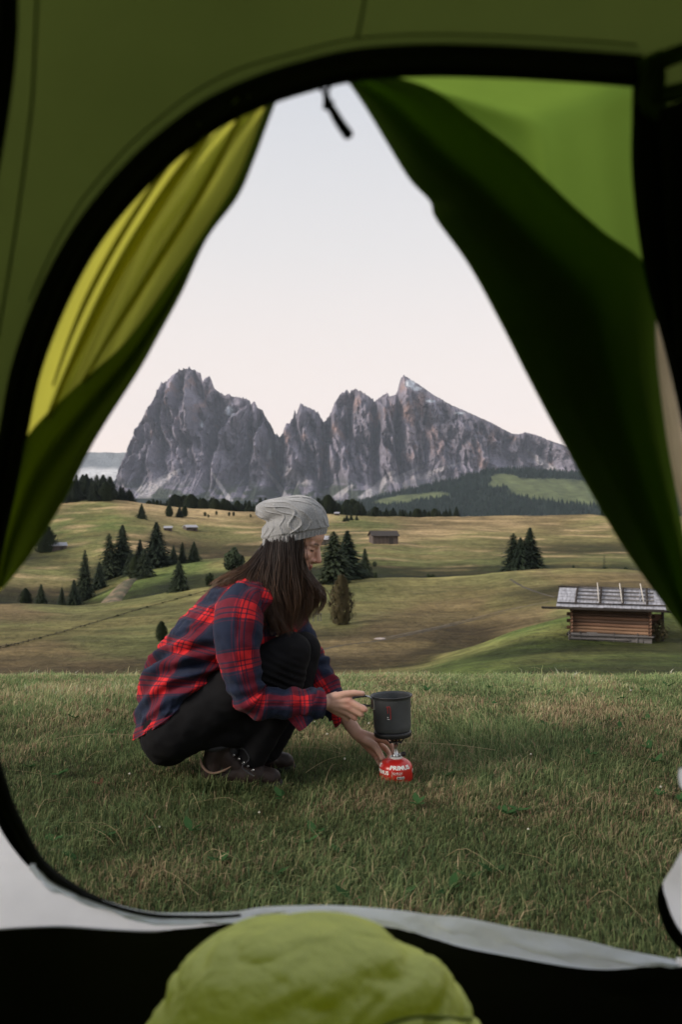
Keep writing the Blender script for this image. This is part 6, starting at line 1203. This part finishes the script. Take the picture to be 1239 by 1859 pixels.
def text_mesh(body, size, bold=0.0):
    cu = bpy.data.curves.new('t', 'FONT'); cu.body = body; cu.size = size; cu.align_x = 'CENTER'; cu.offset = bold; cu.resolution_u = 3; o = bpy.data.objects.new('t', cu); COL.objects.link(o); dg = bpy.context.evaluated_depsgraph_get()
    me = bpy.data.meshes.new_from_object(o.evaluated_get(dg)); bpy.data.objects.remove(o); bpy.data.curves.remove(cu)
    bm = bmesh.new(); bm.from_mesh(me); bmesh.ops.triangulate(bm, faces=bm.faces)
    for _ in range(3):
        lo = [e for e in bm.edges if e.calc_length() > size * 0.16]
        if lo: bmesh.ops.subdivide_edges(bm, edges=lo, cuts=1); bmesh.ops.triangulate(bm, faces=bm.faces)
    bm.to_mesh(me); bm.free(); return me
def can_text(name, body, size, a0, s0, m, bold=0.0, stretch=1.0):
    """lettering wrapped on the canister: centred at angle a0 (0 faces the camera), baseline at arc length s0 above the lower edge"""
    me = text_mesh(body, size, bold); V = verts(me).astype(float); s = s0 + V[:, 1]; r0 = np.interp(s0 + size * 0.35, _arc, _cp[:, 0]); ang = -math.pi / 2 + a0 + V[:, 0] * stretch / r0; r, z = can_map(s); set_verts(me, np.stack([r * np.cos(ang), r * np.sin(ang), z], 1)); return obj(name, me, m, can)
for a in (0.22, -1.95, 2.35): can_text('lettering', 'PRIMUS', 0.0185, a, 0.0385, M_print, 0.0008, 1.15)
for a in (-1.02, 1.72): can_text('lettering', 'PRIMUS', 0.0170, a, 0.0205, M_print, 0.0007, 1.0)
can_text('small_print', 'POWER GAS', 0.0068, 0.02, 0.026, M_print, 0.0001, 0.9); can_text('small_print', 'PROPANE BUTANE', 0.0034, 0.02, 0.0215, M_print, 0.0, 1.0)
def can_patch(name, a0, w_, s0, s1, m, d=0.0004):
    A = np.linspace(-w_ / 2, w_ / 2, 8) / 0.0555 + a0 - math.pi / 2; G = np.array([[(can_map(s, d)[0] * math.cos(a), can_map(s, d)[0] * math.sin(a), can_map(s, d)[1]) for s in np.linspace(s0, s1, 4)] for a in A]); return obj(name, raw_mesh(name, G.reshape(-1, 3), grid_faces(8, 4)), m, can)
can_patch('print_panel', 0.22, 0.026, 0.0085, 0.0165, M_print)
for k in range(6): can_patch('print_mark', 0.22 + (k - 2.5) * 0.072, 0.0022, 0.0102, 0.0148, M_char, 0.0008)
can_patch('print_line', -0.30, 0.0008, 0.015, 0.034, M_print); can_patch('print_line', 0.02, 0.034, 0.0245, 0.0251, M_print)
# ---- stove on the valve
st = empty('camping_stove', (cx0 - 0.001, CYY, 0.078)); tag(st, 'small metal burner screwed onto the red canister under the pot', 'stove')
lathe_obj('valve_body', [(0.0, 0.0), (0.011, 0.0), (0.0118, 0.004), (0.0118, 0.012), (0.0085, 0.015), (0.0075, 0.022), (0.0062, 0.026), (0.0062, 0.045), (0.0085, 0.047), (0.0085, 0.052), (0.006, 0.054), (0.0, 0.054)], M_steel, st, n=24)
lathe_obj('burner_head', [(0.0, 0.052), (0.012, 0.053), (0.017, 0.057), (0.0185, 0.062), (0.0185, 0.070), (0.016, 0.073), (0.0, 0.074)], M_char, st, n=28)
for k in range(10): a = k * 0.628; obj('flame_port', raw_mesh('flame_port', *tube(np.array([(0.0175 * math.cos(a), 0.0175 * math.sin(a), 0.0625), (0.0192 * math.cos(a), 0.0192 * math.sin(a), 0.0695)]), 0.0022, 6)), M_brass, st)
for k in range(3):
    a = R(-100) + k * R(120) + R(12); pts = [(0.010, 0.050), (0.020, 0.050), (0.034, 0.058), (0.047, 0.068), (0.052, 0.0735)]; Pp = np.array([(r * math.cos(a), r * math.sin(a), z) for r, z in pts]); obj('pot_support', raw_mesh('pot_support', *tube(catmull(Pp, 12), 0.0022, 8)), M_char, st)
    for s in (-1, 1): obj('support_hinge', raw_mesh('support_hinge', *tube(np.array([(0.018 * math.cos(a) - s * 0.004 * math.sin(a), 0.018 * math.sin(a) + s * 0.004 * math.cos(a), 0.050), (0.018 * math.cos(a) - s * 0.006 * math.sin(a), 0.018 * math.sin(a) + s * 0.006 * math.cos(a), 0.050)]), 0.004, 8)), M_char, st)
obj('valve_stem', raw_mesh('valve_stem', *tube(np.array([(0.006, -0.002, 0.010), (0.016, -0.006, 0.013), (0.019, -0.007, 0.0138)]), 0.0042, 10)), M_steel, st)
kn = obj('control_knob', raw_mesh('control_knob', *tube(np.array([(0.018, -0.0068, 0.0136), (0.020, -0.0075, 0.0142), (0.030, -0.011, 0.017), (0.032, -0.0118, 0.0175)]), [0.0058, 0.0072, 0.0072, 0.0055], 12)), M_grip, st)
for k in range(3): a = k * 2.09; obj('knob_rib', raw_mesh('knob_rib', *tube(np.array([(0.021, -0.0078 + 0.007 * math.cos(a), 0.0144 + 0.007 * math.sin(a)), (0.029, -0.0106 + 0.007 * math.cos(a), 0.0167 + 0.007 * math.sin(a))]), 0.0014, 6)), M_grip, kn)
# ---- pot
px0 = (713.5 - CX) / F * CYY; zb = 0.152
pot = empty('cooking_pot', (px0, CYY, zb)); pot.rotation_euler = (R(-1.0), R(-1.8), 0); tag(pot, 'dark grey cooking pot with a red letter mark held over the stove', 'pot')
lathe_obj('body', [(0.0, 0.016), (0.050, 0.016), (0.0590, 0.0185), (0.0605, 0.024), (0.0622, 0.030), (0.0625, 0.038), (0.0645, 0.124), (0.0650, 0.128), (0.0675, 0.1305), (0.0690, 0.1330), (0.0688, 0.1352), (0.0670, 0.1360), (0.0650, 0.1340), (0.0632, 0.128), (0.0612, 0.036), (0.0588, 0.026), (0.0, 0.025)], M_anod, pot, n=96)
V, Fc = lathe([(0.0697, 0.1325), (0.0706, 0.1345), (0.0697, 0.1365), (0.0680, 0.1368), (0.0672, 0.1350), (0.0680, 0.1328), (0.0697, 0.1325)], 96); obj('rim', raw_mesh('rim', V, Fc), M_char, pot)
lathe_obj('heat_exchanger', [(0.036, 0.002), (0.0600, 0.0), (0.0622, 0.002), (0.0626, 0.012), (0.0615, 0.017), (0.055, 0.0175)], M_char, pot, n=96)
fm = box_mesh('fin', 0.022, 0.0008, 0.016)
for k in range(40): a = 2 * math.pi * k / 40; o = obj('fin', fm, M_char if k == 0 else None, pot, (0.049 * math.cos(a), 0.049 * math.sin(a), 0.009)); o.rotation_euler = (0, 0, a)
# folding wire handles with black sleeves, towards the hand
ha = math.pi + R(14)
def HP(r, t, z): return (r * math.cos(ha) - t * math.sin(ha), r * math.sin(ha) + t * math.cos(ha), z)
for z, zo, nm in ((0.132, 0.139, 'upper'), (0.104, 0.108, 'lower')):
    for s in (-1, 1): obj('handle_wire', raw_mesh('handle_wire', *tube(catmull(np.array([HP(0.064, s * 0.012, 0.110), HP(0.072, s * 0.012, z), HP(0.090, s * 0.010, zo), HP(0.112, s * 0.008, zo)]), 16), 0.0017, 8)), M_steel if z > 0.11 else M_grip, pot)
    for s in (-1, 1): obj('handle_sleeve', raw_mesh('handle_sleeve', *tube(catmull(np.array([HP(0.088, s * 0.010, zo), HP(0.110, s * 0.008, zo), HP(0.150, s * 0.007, zo - 0.004 if z > 0.11 else zo + 0.004), HP(0.170, s * 0.005, zo - 0.006 if z > 0.11 else zo + 0.006)]), 14), 0.0030, 8)), M_grip, pot)
obj('handle_bracket', box_mesh('handle_bracket', 0.005, 0.030, 0.034, 0.001), M_steel, pot, HP(0.0655, 0, 0.110)).rotation_euler = (0, 0, ha)
def pot_mark(name, pts, rad, m, off=0.0006):
    Q = catmull(np.array(pts, float), 26); P = []
    for a, z in Q: r = np.interp(z, [0.038, 0.124], [0.0625, 0.0645]) + off; P.append((r * math.cos(-math.pi / 2 + a - 0.09), r * math.sin(-math.pi / 2 + a - 0.09), z))
    V, Fc = tube(np.array(P), rad, 6); return obj(name, raw_mesh(name, V, Fc), m, pot)
pot_mark('letter_mark', [(-0.235, 0.106), (-0.215, 0.1085), (-0.190, 0.106), (-0.180, 0.098), (-0.172, 0.086)], 0.0011, M_rlogo); pot_mark('letter_mark', [(-0.185, 0.100), (-0.150, 0.1075), (-0.090, 0.1090), (-0.050, 0.104), (-0.040, 0.092), (-0.038, 0.067)], 0.0012, M_rlogo)
for a in (-0.205, -0.185): pot_mark('maker_mark', [(a, 0.073), (a + 0.012, 0.0735), (a + 0.024, 0.073)], 0.0016, M_print)
pot_mark('maker_mark', [(-0.225, 0.0675), (-0.16, 0.0672), (-0.085, 0.067)], 0.0008, M_print)
